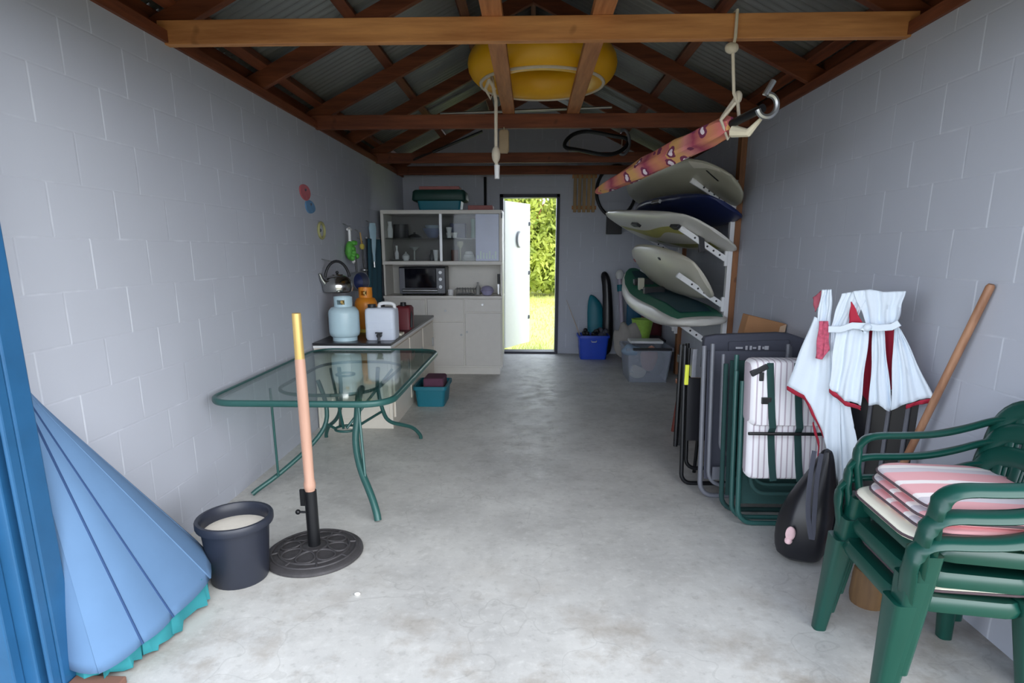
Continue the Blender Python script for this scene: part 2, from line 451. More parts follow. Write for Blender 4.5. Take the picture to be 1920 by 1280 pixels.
# ------------------------------------------------------------------ the setting
XL, XR, YF, YB = -1.83, 1.805, 1.72, 8.80
EZ, SL = 2.50, .485                       # wall height, roof slope
def rz_(x, z0=2.56): return z0 + SL*(1.83 - abs(x))     # underside of the rafters at x
mb = MB().box(-2.05, 2.03, 1.60, 9.0, -.12, 0); struct(mb.build('floor', M['floor'], smooth=0))
struct(MB().box(-2.0, XL, YF, YB+.18, 0, EZ).build('wall_left', M['wall_l'], smooth=0))
struct(MB().box(XR, 1.985, YF, YB+.18, 0, EZ).build('wall_right', M['wall_r'], smooth=0))
DX0, DX1, DZ = -.455, .392, 2.27
mb = MB().box(XL, DX0, YB, YB+.18, 0, EZ).box(DX1, XR, YB, YB+.18, 0, EZ).box(DX0, DX1, YB, YB+.18, DZ, EZ)
mb.prism([(XL,YB,EZ),(XR,YB,EZ),(XR,YB,rz_(XR)+.1),(0,YB,rz_(0)+.1),(XL,YB,rz_(XL)+.1)], (0,.18,0))
struct(mb.build('wall_back', M['wall_b'], smooth=0))
# front: masonry above the opening, blue jambs at either side
mb = MB().box(-2.0, 1.985, YF-.10, YF, 2.38, EZ+.02)
mb.prism([(-2.0,YF-.1,EZ),(1.985,YF-.1,EZ),(1.985,YF-.1,rz_(1.8)+.08),(0,YF-.1,rz_(0)+.1),(-2.0,YF-.1,rz_(1.83)+.08)], (0,.1,0))
struct(mb.build('wall_front', M['wall_b'], smooth=0))
mb = MB().box(-2.0,-1.605,1.74,1.82,0,2.38).box(-2.0,-1.655,1.70,1.74,0,2.38).box(-2.0,-1.70,1.66,1.70,0,2.38).box(-1.625,-1.61,1.70,1.74,0,2.38)
struct(mb.build('trim_1', M['blue'], smooth=0, bevel=.006))
mb = MB().box(1.72,1.985,1.76,1.88,0,2.38).box(1.745,1.985,1.71,1.76,0,2.38).box(1.77,1.985,1.66,1.71,0,2.38)
struct(mb.build('trim_2', M['blue'], smooth=0, bevel=.006))
# roof sheets (corrugated) - one mesh
mb = MB(); npd, sg = 101, 6
for sx in (-1, 1):
    ys = [1.45 + 7.75*i/(npd*sg) for i in range(npd*sg+1)]
    def P(x, y, i): return (sx*x, y, rz_(x) + .205 + .011*math.sin(2*PI*i/sg))
    row0 = [P(2.12, y, i) for i, y in enumerate(ys)]; row1 = [P(0, y, i) for i, y in enumerate(ys)]
    o = len(row0); mb.add(row0 + row1, [(i, i+1, o+i+1, o+i) for i in range(o-1)])
struct(mb.build('ceiling', M['iron'], smooth=60, solid=.003))
# wall plates
struct(MB().box(-1.97,-1.81,YF,YB,EZ,EZ+.055).build('trim_3', M['timber_dy'], smooth=0))
struct(MB().box(1.785,1.95,YF,YB,EZ,EZ+.055).build('trim_4', M['timber_dy'], smooth=0))
struct(MB().box(-1.99,-1.93,YF-.1,YB+.18,EZ-.02,rz_(1.96)+.195).build('trim_6', M['timber_dy'], smooth=0))
struct(MB().box(1.905,1.975,YF-.1,YB+.18,EZ-.02,rz_(1.94)+.195).build('trim_7', M['timber_dy'], smooth=0))
struct(MB().prism([(-1.95,YF-.1,rz_(1.95)+.05),(1.95,YF-.1,rz_(1.95)+.05),(0,YF-.1,rz_(0)+.19)],(0,.05,0)).build('trim_8', M['timber_d'], smooth=0))
# back door frame
mb = MB().box(DX0,DX0+.05,YB-.02,YB+.19,0,DZ).box(DX1-.045,DX1,YB-.02,YB+.19,0,DZ).box(DX0,DX1,YB-.02,YB+.19,DZ-.045,DZ).box(DX0,DX1,YB-.03,YB+.19,0,.03)
struct(mb.build('trim_5', mat('dark_door_frame', C(40,42,60), .5), smooth=0, bevel=.004))
# door leaf, opened outwards, hinged at the left
ang = math.radians(62)
dvec = V(math.cos(ang), math.sin(ang), 0); nrm = V(math.sin(ang), -math.cos(ang), 0)
h0 = V(DX0+.06, YB+.21, 0)
dr = thing('door_1', 'white back door standing open to the lawn', 'door', h0); dr['kind'] = 'structure'
mb = MB().prism([h0+V(0,0,.04), h0+dvec*.78+V(0,0,.04), h0+dvec*.78+V(0,0,2.2), h0+V(0,0,2.2)], nrm*-.04)
mb.build('door_leaf', M['white'], dr, smooth=0, bevel=.004)
for z in (.45, 1.15, 1.9):
    MB().tube([h0+dvec*.745+nrm*.0+V(0,0,z-.02), h0+dvec*.745+nrm*.012+V(0,0,z-.02), h0+dvec*.745+nrm*.012+V(0,0,z+.03)], .014, 8).build('bolt', M['grey'], dr)
hc = h0+dvec*.42+V(0,0,1.66)+nrm*.012
MB().tube([hc + dvec*.07*math.cos(t) + V(0,0,.11*math.sin(t)) for t in [PI*.5 + PI*i/10 for i in range(11)]], .018, 8).build('handle', mat('pale_grey_handle', C(176,178,184), .4), dr)

# outdoors
struct(MB().box(-30, 30, 9.0, 60, -.2, -.06).build('ground', M['lawn'], smooth=0))
struct(MB().box(-25, 25, -30, 1.60, -.2, -.03).build('ground_driveway', mat('worn_driveway', C(138,130,98), .9, 0, .15, 9), smooth=0))
mb = MB()
for i in range(5200):
    d = 9.1 + 14*random.random()**1.6; x = random.uniform(-1.9, 2.2) + (d-9)*.04
    a = random.uniform(0, PI); h = random.uniform(.04,.10); w = .006 + .0012*(d-9)
    lx, ly = random.uniform(-.04,.04), random.uniform(-.04,.04)
    mb.add([(x-w*math.cos(a), d-w*math.sin(a), -.06), (x+w*math.cos(a), d+w*math.sin(a), -.06), (x+lx, d+ly, -.06+h)], [(0,1,2)])
g = mb.build('grass', M['grass'], smooth=0); tag(g, 'bright sunlit lawn grass beyond the back door', 'grass', kind='stuff')
def shrub(x, y, rx, rzz, n, label):
    t = thing('shrub', label, 'shrub', (x, y, -.06), group=None)
    mb = MB(); blobs = [(random.uniform(-.6,.6)*rx, random.uniform(-.5,.5)*rx, random.uniform(.08,.85)*rzz, random.uniform(.35,.6)*rx) for _ in range(20)]
    for _ in range(n):
        bx, by, bz, br = random.choice(blobs)
        d = V(random.gauss(0,1), random.gauss(0,1), random.gauss(0,1)).normalized()*br*random.uniform(.75,1.05)
        c = V(x+bx, y+by, bz) + d
        if c.z < .1: c.z = random.uniform(.05,.5)
        a = V(random.gauss(0,1), random.gauss(0,1), random.gauss(0,1)).normalized(); b = a.orthogonal().normalized()
        s = random.uniform(.06,.15)
        mb.add([c-a*s, c+b*s*.5, c+a*s, c-b*s*.5], [(0,1,2,3)])
    mb.build('foliage', M['leaf'], t, smooth=0)
    st = MB()
    for k in range(4):
        a = k*1.6; st.tube([V(x,y,-.06), V(x+.2*math.cos(a), y+.2*math.sin(a), rzz*.35), V(x+.5*rx*math.cos(a), y+.5*rx*math.sin(a), rzz*.7)], [.07,.05,.02], 7)
    st.build('stem', M['timber_z'], t)
shrub(-.5, 21.5, 1.8, 4.4, 6500, 'tall leafy shrub beyond the lawn, seen beside the open door leaf')
shrub(1.1, 22.2, 1.9, 4.8, 6500, 'bushy yellow-green shrub beyond the lawn at the right side of the doorway')
shrub(.3, 24.5, 2.2, 5.6, 4200, 'big hedge bush farthest back across the lawn, between two shrubs')

# ------------------------------------------------------------------ roof timbers
TY = [(2.23,0),(3.28,1),(4.33,0),(5.40,1),(6.45,0),(7.40,1),(8.50,1)]
TL = {2.23:'pair of rafters over the entrance, without a tie beam',3.28:'front roof truss with a bright orange tie beam across the garage',
      4.33:'pair of rafters just behind the front tie beam, above the yellow ring',5.40:'second roof truss with tie beam behind the yellow ring',
      6.45:'pair of rafters behind the second tie beam, above the surfboards',7.40:'third roof truss with tie beam over the dish cabinet',
      8.50:'rearmost roof truss lying against the back wall'}
for y, ch in TY:
    t = thing('roof_truss' if ch else 'rafter_pair', TL[y], 'roof truss' if ch else 'rafters', (0, y, 2.5), group='roof trusses')
    for sx in (-1, 1):
        a = V(sx*1.93, y, rz_(1.93)+.055); b = V(sx*.012, y, rz_(0)+.055)
        MB().bar(a, b, .048, .11).build('rafter', M['timber_d'], t, smooth=0, bevel=.003)
    if ch:
        yc = y - .048
        MB().box(-1.86, 1.835, yc-.024, yc+.024, 2.492, 2.602).build('tie_beam', M['timber'] if y < 4 else M['timber_d'], t, smooth=0, bevel=.003)
    else:
        MB().box(-.35,.35,y-.046,y-.025,3.2,3.29).build('collar_tie', M['timber_d'], t, smooth=0)
PX = [(1.21,'purlin halfway up the left roof slope','purlin halfway up the right roof slope'),
      (.55,'upper purlin near the ridge on the left roof slope','upper purlin near the ridge on the right roof slope'),
      (1.82,'lowest purlin along the top of the left wall','lowest purlin along the top of the right wall')]
for x, l1, l2 in PX:
    for sx, l in ((-1,l1),(1,l2)):
        z = rz_(x)+.11+.04
        p = MB().bar((sx*x,1.5,z),(sx*x,8.95,z),.07,.075,up=(sx*SL,0,1)).build('purlin', M['timber_dy'], smooth=0, bevel=.003)
        tag(p, l, 'purlin', 'roof purlins')
p = MB().box(-.02,.02,1.5,8.95,rz_(0)+.05,rz_(0)+.19).build('ridge_board', M['timber_dy'], smooth=0); tag(p, 'shaded ridge board along the top of the roof', 'ridge board')
for x, w, l in ((-.20,.10,'long timber rail on the tie beams under the left side of the yellow ring'),(.335,.10,'long timber rail on the tie beams under the right side of the yellow ring')):
    p = MB().box(x-w/2,x+w/2,1.9,5.42,2.602,2.650).build('ceiling_rail', M['timber_y'], smooth=0, bevel=.003); tag(p, l, 'timber rail', 'rails across the tie beams')

# yellow ring on the rails
t = thing('swim_ring', 'big yellow inflatable ring with pale piping resting on the roof rails', 'inflatable ring', (.065,4.68,2.65))
rc = V(.065,4.68,2.785); RR, rr = .395,.138
mb = MB(); rings = []
for i in range(48):
    a = 2*PI*i/48; d = V(math.cos(a), math.sin(a), 0)
    rings.append([rc + d*(RR + rr*math.cos(b)) + V(0,0,rr*.95*math.sin(b)) for b in [2*PI*j/20 for j in range(20)]])
mb.loft(rings, True, False, True); mb.build('ring_tube', M['yellow'], t)
MB().tube([rc + V(math.cos(a),math.sin(a),0)*(RR+.045) + V(0,0,-rr*.90) for a in [2*PI*i/48 for i in range(48)]], .012, 8, True).build('piping', M['rope'], t)

# white pole, dark paddle and other things on the tie beams
a, b = on_y(640,214,5.36), on_y(1145,188,5.36)
p = MB().tube([V(-.78,5.39,2.618), V(.66,5.39,2.66)], .011, 10).build('white_pole', M['silver']); tag(p, 'thin pale pole lying along the second tie beam', 'pole')
def paddle(name, a, b, label, m_):
    a, b = Vector(a), Vector(b); t = thing(name, label, 'paddle', b); d = (b-a).normalized()
    MB().tube([a, a.lerp(b,.72)], .016, 8).build('shaft', m_, t)
    s = d.cross(V(0,0,1)).normalized(); c0 = a.lerp(b,.70); L = (b-a).length*.3
    mb = MB(); rings = []
    for q, w in ((0,.018),(.2,.06),(.5,.09),(.85,.08),(1,.03)):
        rings.append([c0+d*L*q + s*w*x*.5*2 + V(0,0,1)*.008*z for x, z in ((-1,0),(0,1),(1,0),(0,-1))])
    mb.loft(rings).build('blade', m_, t)
paddle('paddle', on_y(905,246,7.30), on_y(775,300,7.30), 'black paddle slung under the third tie beam', M['black'])
t = thing('wooden_float', 'pale wooden float hanging beside the knotted rope', 'float', on_y(945,286,5.3))
c = on_y(945,266,5.33); MB().sweep([c+V(0,0,-.09),c+V(0,0,-.07),c+V(0,0,.08),c+V(0,0,.095)], rrect(.085,.05,.015), up=(0,1,0), scales=[(.7,.7),(1,1),(1,1),(.7,.7)]).build('float_body', mat('pale_cork', C(170,150,122), .8), t)
MB().tube([c+V(0,0,.09), V(c.x,5.33,2.50)], .004, 6).build('cord', M['rope'], t)

# rope hanging under the yellow ring
t = thing('knotted_rope', 'white knotted rope hanging from the yellow ring', 'rope', on_y(931,335,4.36))
top = on_y(924,158,4.36); r1 = on_y(930,190,4.36); r2 = on_y(930,290,4.36); r3 = on_y(932,335,4.36)
MB().tube([top+V(-.01,.06,.06), top, r1, r2, r3], .012, 8).build('strand', M['rope'], t)
MB().ball(r2, .030, 12, 8, (1,1,1.9)).build('knot', M['rope'], t)
mb = MB().tube([top+V(-.025,0,.03), top+V(-.05,0,-.03), top+V(-.015,0,-.09), top+V(.012,0,-.03), top+V(-.025,0,.03)], .011, 8); mb.build('tied_loop', M['rope'], t)
MB().tube([r3+V(0,0,.09), r3], [.020,.017], 10).build('toggle', M['white'], t)

# black hose coil under the third tie beam
t = thing('hose_coil', 'black rubber hose loop with grey clamp hanging under the rafters', 'hose', on_y(1120,290,7.2))
c = on_y(1118,268,7.25)
MB().tube([c + V(.36*math.cos(a), .10*math.sin(a), .13*math.sin(a)+.02*math.cos(3*a)) for a in [2*PI*i/40 for i in range(40)]], .022, 8, True).build('hose', M['black'], t)
MB().tube([c + V(.30,-.03,0) + V(.07*math.cos(a), 0, .13*math.sin(a)) for a in [-PI*.65+PI*1.3*i/14 for i in range(15)]], .018, 8).build('clamp', M['grey'], t)
MB().tube([c+V(-.3,.05,.08), V(c.x-.30,7.36,2.50)], .005, 6).tube([c+V(.3,.05,.08), V(c.x+.30,7.36,2.50)], .005, 6).build('cord', M['rope'], t)

# ------------------------------------------------------------------ hanging floral parasol and its rope
na, fa = on_y(1380,228,3.28), on_y(1118,360,4.9)
ax = (fa-na).normalized(); L = (fa-na).length
t = thing('beach_parasol', 'furled floral beach parasol slung from the front tie beam', 'parasol', (na+fa)/2)
mb = MB(); rings = []; e1 = ax.cross(V(0,0,1)).normalized(); e2 = e1.cross(ax)
for q, r in ((.02,.030),(.05,.052),(.12,.058),(.2,.055),(.3,.060),(.42,.058),(.55,.060),(.68,.052),(.8,.044),(.9,.034),(.97,.024),(1,.012)):
    rings.append([na+ax*L*q + (e1*math.cos(b)+e2*math.sin(b))*r*(1+.16*math.sin(5*b+9*q)) for b in [2*PI*j/20 for j in range(20)]])
mb.loft(rings).build('canopy', M['floral'], t)
MB().tube([na-ax*.20, na+ax*.06], .020, 12).build('pole_end', M['blackm'], t)
cc = na-ax*.20+V(.02,0,.01)
MB().tube([cc + V(.045*math.cos(a), 0, .05*math.sin(a)) for a in [-PI*.9+PI*1.5*i/16 for i in range(17)]] + [cc+V(.02,0,.11)], .014, 8).build('hook', M['silver'], t)
MB().tube([na+ax*.02+V(0,0,-.04), na-ax*.06+V(.03,0,-.07), na-ax*.12+V(.05,0,-.02)], [.03,.02,.008], 8).build('canopy_tip', mat('ivory_canvas', C(232,222,196), .85), t)
t = thing('sling_rope', 'thin white rope tied over the front tie beam, holding the floral parasol', 'rope', na)
bx = on_y(1379,60,3.20).x
mb = MB().tube([V(bx,3.27,2.615), V(bx,3.195,2.61), V(bx,3.195,2.49), V(bx-.004,3.21,2.45), on_y(1376,175,3.24), na+V(.0,-.0,.09)], .008, 8)
mb.tube([na+V(0,0,.10), na+ax*.05+e1*.055+V(0,0,.02), na+ax*.06+V(0,0,-.065), na+ax*.05-e1*.055+V(0,0,.02), na+V(0,0,.10)], .009, 8)
mb.tube([na+V(0,0,.12), na+ax*.12+V(0,0,.05)], .014, 8); mb.build('cord', M['rope'], t)
k = on_y(1372,90,3.21); MB().ball(k, .026, 12, 8, (1.3,1,1)).build('knot', M['rope'], t); MB().ball(na+V(0,0,.115),.022,12,8,(1,1,1.4)).build('knot', M['rope'], t)

# ------------------------------------------------------------------ surfboards on the wall rack
def interp(tab, s):
    for (a, x), (b, y) in zip(tab, tab[1:]):
        if s <= b:
            q = (s-a)/(b-a); q = q*q*(3-2*q)*.35 + q*.65
            return x + (y-x)*q
    return tab[-1][1]
PLAN_ROUND = [(0,.02),(.006,.20),(.02,.40),(.05,.62),(.10,.80),(.2,.93),(.4,1),(.55,.99),(.7,.9),(.83,.7),(.92,.46),(.97,.27),(1,.02)]
PLAN_SQUARE = [(0,.40),(.005,.56),(.02,.66),(.08,.78),(.2,.9),(.42,1),(.58,.98),(.72,.88),(.84,.66),(.93,.4),(.975,.22),(1,.02)]
PLAN_WIDE = [(0,.30),(.004,.5),(.015,.68),(.05,.85),(.15,.95),(.4,1),(.6,.98),(.75,.88),(.87,.66),(.94,.44),(.98,.26),(1,.02)]
class Board:
    def __init__(s, T, N, roll, W, th, plan, nose_rocker, tail_rocker, mt, label, group='surfboards on the wall rack', name='surfboard'):
        s.T, s.N = Vector(T), Vector(N); s.L = s.N - s.T; s.W = W; s.th = th; s.plan = plan; s.nr, s.tr = nose_rocker, tail_rocker
        l = s.L.normalized(); wd = V(0,0,1).cross(l).normalized()      # points to -X, out of the wall
        u = l.cross(wd); u = u if u.z > 0 else -u
        f = math.radians(roll)
        s.w = wd*math.cos(f) + u*math.sin(f); s.n = u*math.cos(f) - wd*math.sin(f)
        s.root = thing(name, label, name, (s.T+s.N)/2, group=group)
        mb = MB(); rings = []
        for i in range(41):
            q = i/40; q = q*q*(3-2*q)*.6 + q*.4
            rings.append([s.pt(q, math.cos(a), math.sin(a)) for a in [2*PI*j/28 for j in range(28)]])
        mb.loft(rings); s.hull = mb.build('hull', mt, s.root, smooth=60)
    def pt(s, q, c, sn, off=0.0):
        hw = interp(s.plan, q)*s.W/2
        tk = s.th*(.25 + .75*min(1, 4*q*(1-q)*1.35)); tk = min(tk, hw*1.6+.004)
        rk = s.nr*max(0, (q-.45)/.55)**2.2 + s.tr*max(0, (.3-q)/.3)**2
        y = (abs(sn)**.75)*(1 if sn >= 0 else -1)
        x = (abs(c)**.85)*(1 if c >= 0 else -1)
        return s.T + s.L*q + s.w*hw*x + s.n*(rk + y*tk/2 + (off if sn >= 0 else -off))
    def face(s, q, x, side, off=.002):
        """point on the deck (side=1) or underside (side=-1), x in -1..1"""
        c = abs(x)**(1/.85)*(1 if x >= 0 else -1); c = max(-1, min(1, c))
        return s.pt(q, c, side*math.sqrt(max(0, 1-c*c)), off)
    def patch(s, name, mt, q0, q1, x0, x1, side, n=14, off=.003, shape=None):
        mb = MB()
        def P(u, v):
            q = q0 + (q1-q0)*u
            a, b = (x0, x1) if shape is None else shape(u)
            return s.face(q, a + (b-a)*v, side, off)
        mb.grid(P, n, 9); return mb.build(name, mt, s.root, smooth=60)
    def box(s, name, mt, q, x, side, dl, dw, dh):
        c = s.face(q, x, side, 0); l = s.L.normalized(); nn = s.n*side
        mat3 = Matrix((l, s.w, s.n)).transposed()
        return MB().obox(c + nn*dh*.4, (dl, dw, dh), mat3).build(name, mt, s.root, smooth=0, bevel=.004)

A = Board(V(1.55,4.98,2.05), V(1.24,7.9,2.04), 36, .74, .11, PLAN_ROUND, .10, .02, M['boardg'], 'large grey-green surfboard topmost on the wall rack, underside showing')
A.patch('lettering', M['black'], .055, .062, .05, .62, -1, 4, .003)
A.patch('edge_band', M['boardc'], .012, .10, .72, .97, -1, 8, .003)
B = Board(V(1.59,5.12,1.85), V(1.28,7.5,1.86), 28, .56, .13, PLAN_SQUARE, .05, .0, M['navy'], 'navy blue board with a pale label, second from top on the rack')
B.box('label_patch', M['silver'], .42, .98, -1, .22, .03, .035)
B.patch('edge_stripe', M['silver'], .02, .35, -.2, -.05, 1, 8, .003)
Cb = Board(V(1.53,5.12,1.625), V(.97,7.75,1.80), 30, .70, .10, PLAN_WIDE, .08, .01, M['boardw'], 'white windsurf board with yellow-green flame underneath and black fittings')
def flame(u): return (.05 - .25*u + .18*math.sin(u*9), .42 - .30*u + .10*math.sin(u*7+1))
Cb.patch('flame_graphic', mat('yellow_green_paint', C(176,172,86), .35, 0, .25, 6), .18, .80, 0, 0, -1, 24, .002, flame)
Cb.patch('flame_graphic', mat('pale_olive_paint', C(150,150,82), .35, 0, .25, 6), .10, .55, 0, 0, -1, 20, .0025, lambda u: (-.75+.2*u+.1*math.sin(u*8), -.35 - .25*u))
Cb.box('fin_box', M['black'], .50, .52, -1, .17, .05, .03); Cb.box('fin_box', M['black'], .16, .50, -1, .16, .06, .03)
D = Board(V(1.49,5.26,1.25), V(1.20,7.4,1.37), 54, .58, .14, PLAN_SQUARE, .06, .0, M['boardc'], 'cream surfboard in the middle of the rack, between white and green boards')
D.box('plug', M['black'], .33, .72, -1, .05, .03, .008); D.box('plug', M['sticker_r'], .86, .3, -1, .05, .04, .008)
Eb = Board(V(1.48,5.18,.87), V(1.28,7.75,1.0), -2, .62, .23, PLAN_WIDE, .26, .02, M['boardw'], 'thick white board with green deck lowest on the rack')
Eb.patch('deck_pad', M['deckg'], .03, .985, -.86, .86, 1, 26, .004)
Eb.patch('deck_pad', M['deckteal'], .08, .62, -.55, .5, 1, 14, .010)
Eb.patch('deck_pad', M['deckteal'], .80, .93, -.35, .35, 1, 8, .010)
Eb.box('foot_strap', M['black'], .70, .2, 1, .07, .22, .07); Eb.box('foot_strap', M['black'], .52, .2, 1, .07, .22, .07)
Eb.box('mast_foot', M['boardg'], .62, .45, 1, .06, .06, .14)

t = thing('surfboard_rack', 'white steel board rack with sloping arms fixed to a timber post', 'rack', (1.74,5.4,.0))
for yy in (5.42, 7.22):
    MB().box(1.755,1.804,yy-.03,yy+.07,.02,2.44).build('timber_post', M['timber_z'], t, smooth=0, bevel=.004)
    MB().box(1.715,1.754,yy-.025,yy+.03,.52,2.08).build('upright', M['white'], t, smooth=0, bevel=.003)
    for z in (.61,1.02,1.42,1.88):
        tip = V(1.30,yy,z+.26) if z < 1.8 else V(1.37,yy,z+.20); rt_ = V(1.70,yy,z)
        if z == .61: rt_ = V(1.60,yy,z+.07-.0); tip = V(1.31,yy,z+.262); rt_ = V(1.715,yy,z-.01)
        d = (tip-rt_); mb = MB()
        mb.bar(rt_, tip, .030, .048, up=(0,0,1)); 
        mb.box(1.69,1.716,yy-.018,yy+.018,z-.06,z+.07)
        arm_ = mb.build('arm', M['white'], t, smooth=0, bevel=.004)
        for q in (.14,.28,.42,.56,.70):
            c = rt_+d*q; MB().tube([c+V(0,-.0155,0), c+V(0,-.0185,0)], .009, 10).build('bolt_hole', M['black'], arm_)
        MB().tube([tip-d.normalized()*.03, tip+d.normalized()*.012], .026, 10).build('end_cap', M['white'], arm_)
        if yy < 6 and z == 1.42:
            c = rt_+d*.52; mb = MB().bar(c-V(0,0,.075), c+V(-.03,0,.17), .05, .035, up=(0,1,0)); mb.build('strap', M['black'], arm_, smooth=0, bevel=.004)

# ------------------------------------------------------------------ back wall, right of the door
t = thing('deck_chair', 'folded slatted timber chair hung high on the back wall', 'deck chair', V(.74,8.78,2.05))
for i in range(5):
    MB().box(.60+.064*i-.022, .60+.064*i+.022, 8.75, 8.772, 2.02, 2.60).build('slat', M['olivewood'], t, smooth=0, bevel=.003)
MB().box(.56,.90,8.772,8.798,2.06,2.11).build('rail', M['timber'], t, smooth=0); MB().box(.56,.90,8.772,8.798,2.48,2.53).build('rail', M['timber'], t, smooth=0)
t = thing('garden_hose', 'black hose loop hanging on the back wall behind the boards', 'hose', V(1.12,8.74,2.0))
MB().tube([V(1.17+.27*math.cos(a), 8.755+.01*math.sin(3*a), 2.30+.34*math.sin(a)) for a in [2*PI*i/40 for i in range(40)]], .022, 8, True).build('hose', M['black'], t)
MB().tube([V(1.17,8.80,2.63), V(1.17,8.72,2.63)], .012, 8).build('hook', M['grey'], t)
p = MB().tube([V(-.66,8.78,2.50), V(-.66,8.78,0)], .020, 8).build('conduit', M['blackm']); tag(p, 'thin black conduit running down the back wall left of the door', 'pipe')
p = MB().box(1.05,1.25,8.62,8.80,1.72,1.98).build('meter_box', M['black'], smooth=0, bevel=.006); tag(p, 'small dark box on the back wall behind the white board nose', 'box')

# blue tub with odds and ends
def tub(name, label, cat, x0, x1, y0, y1, z0, z1, mt, taper=.03, wall=.006, rim=True, group=None):
    cx, cy = (x0+x1)/2, (y0+y1)/2
    t = thing(name, label, cat, (cx, cy, z0), group=group); w, d = x1-x0, y1-y0
    def ring(k, z): return [V(cx+a, cy+b, z) for a, b in rrect(w-2*k, d-2*k, .035)]
    MB().loft([ring(taper, z0), ring(0, z1), ring(wall, z1), ring(taper+wall, z0+wall)]).build('body', mt, t, smooth=40)
    if rim:
        mb = MB(); mb.loft([ring(-.012, z1-.03), ring(-.012, z1+.004), ring(wall, z1+.004), ring(wall-.002, z1-.004), ring(-.006, z1-.03)], True, False, False); mb.build('rim', mt, t, smooth=40)
    return t
tb = tub('storage_tub', 'bright blue plastic tub on the floor right of the back door', 'tub', .665, 1.085, 8.28, 8.60, 0, .335, M['bluetub'])
MB().tube([V(.84,8.275,.27), V(.845,8.262,.255), V(.905,8.262,.255), V(.91,8.275,.27)], .007, 8).build('handle', M['white'], tb)
def stick(name, label, cat, a, b, r, mt, extra=None):
    p = MB().tube([a, b], r, 10).build(name, mt, origin=a); return tag(p, label, cat)
t = thing('fishing_rod', 'thin pale fishing rod leaning out of the blue tub', 'fishing rod', V(.78,8.42,.05))
MB().tube([V(.80,8.42,.05), on_y(1062,562,8.62)], [.012,.004], 8).build('blank', mat('pale_rod', C(186,170,160), .4), t)
MB().tube([V(.80,8.42,.05), V(.80,8.42,.05).lerp(on_y(1062,562,8.62),.35)], .016, 8).build('grip', mat('cork_grip', C(150,120,100), .8), t)
for i, (x, y, z, r, mt, nm, lb, ct) in enumerate([
    (.78,8.40,.37,.075,'black','glove','black work glove sticking out of the blue tub','glove'),
    (.89,8.38,.39,.065,'black','snorkel_mask','dark diving mask on top of the blue tub','mask'),
    (1.00,8.42,.38,.080,'dgrey','cloth_bag','grey-brown bag stuffed in the right side of the blue tub','bag')]):
    mb = MB().ball((x,y,z-.14),r,14,10,(1,.9,1.9))
    for k in range(4): mb.ball((x+random.uniform(-.05,.05), y+random.uniform(-.04,.04), z-.02+random.uniform(-.02,.05)), r*.42, 10, 7)
    tag(mb.build(nm, M[mt]), lb, ct)
def sack(name, label, cat, pts, mt, n=16, wob=.12):
    """lofted soft bag: list of (centre, rx, ry)"""
    mb = MB(); rings = []
    for k, (c, rx, ry) in enumerate(pts):
        rings.append([Vector(c)+V(rx*math.cos(a)*(1+wob*math.sin(3*a+k)), ry*math.sin(a)*(1+wob*math.cos(2*a+k*.7)), 0) for a in [2*PI*j/n for j in range(n)]])
    mb.loft(rings); p = mb.build(name, mt, sub=1); return tag(p, label, cat)
sack('dry_bag', 'small blue bag leaning on the back wall behind the blue tub', 'bag', [(V(.93,8.68,.0),.10,.06),(V(.93,8.68,.35),.12,.07),(V(.92,8.7,.65),.13,.07),(V(.90,8.7,.80),.08,.05),(V(.86,8.72,.88),.02,.02)], M['teal'])
sack('umbrella_bag', 'tall slim black bag leaning in the corner behind the blue tub', 'bag', [(V(1.10,8.62,.0),.06,.06),(V(1.10,8.62,.3),.085,.07),(V(1.09,8.63,.7),.075,.06),(V(1.07,8.66,1.05),.06,.05),(V(1.05,8.68,1.13),.07,.06),(V(1.04,8.70,1.21),.03,.03)], M['bag'])
t = thing('kayak_paddle', 'pale paddle shaft with teal collar standing right of the black bag', 'paddle', V(1.34,8.6,0))
a, b = V(1.32,8.45,.02), on_y(1162,515,8.6)
MB().tube([a, b], .030, 10).build('shaft', mat('pale_lilac_tube', C(186,178,196), .4), t)
MB().tube([a.lerp(b,.80), a.lerp(b,.88)], .045, 12).build('collar', M['teal'], t); MB().ball(b, .06, 12, 8, (1,1,1.2)).build('grip', M['white'], t)
sack('body_board', 'narrow blue bodyboard standing behind the storage bin', 'bodyboard', [(V(1.46,8.55,.0),.10,.03),(V(1.46,8.56,.5),.11,.03),(V(1.46,8.58,.9),.11,.03),(V(1.45,8.6,1.05),.07,.025)], mat('sea_blue_foam', C(34,96,130), .6), wob=.0)
sack('life_jacket', 'dark red life jacket standing under the green board', 'life jacket', [(V(1.66,8.3,.0),.13,.10),(V(1.66,8.3,.4),.15,.12),(V(1.64,8.3,.8),.14,.1),(V(1.62,8.3,.98),.06,.05)], M['dred'])
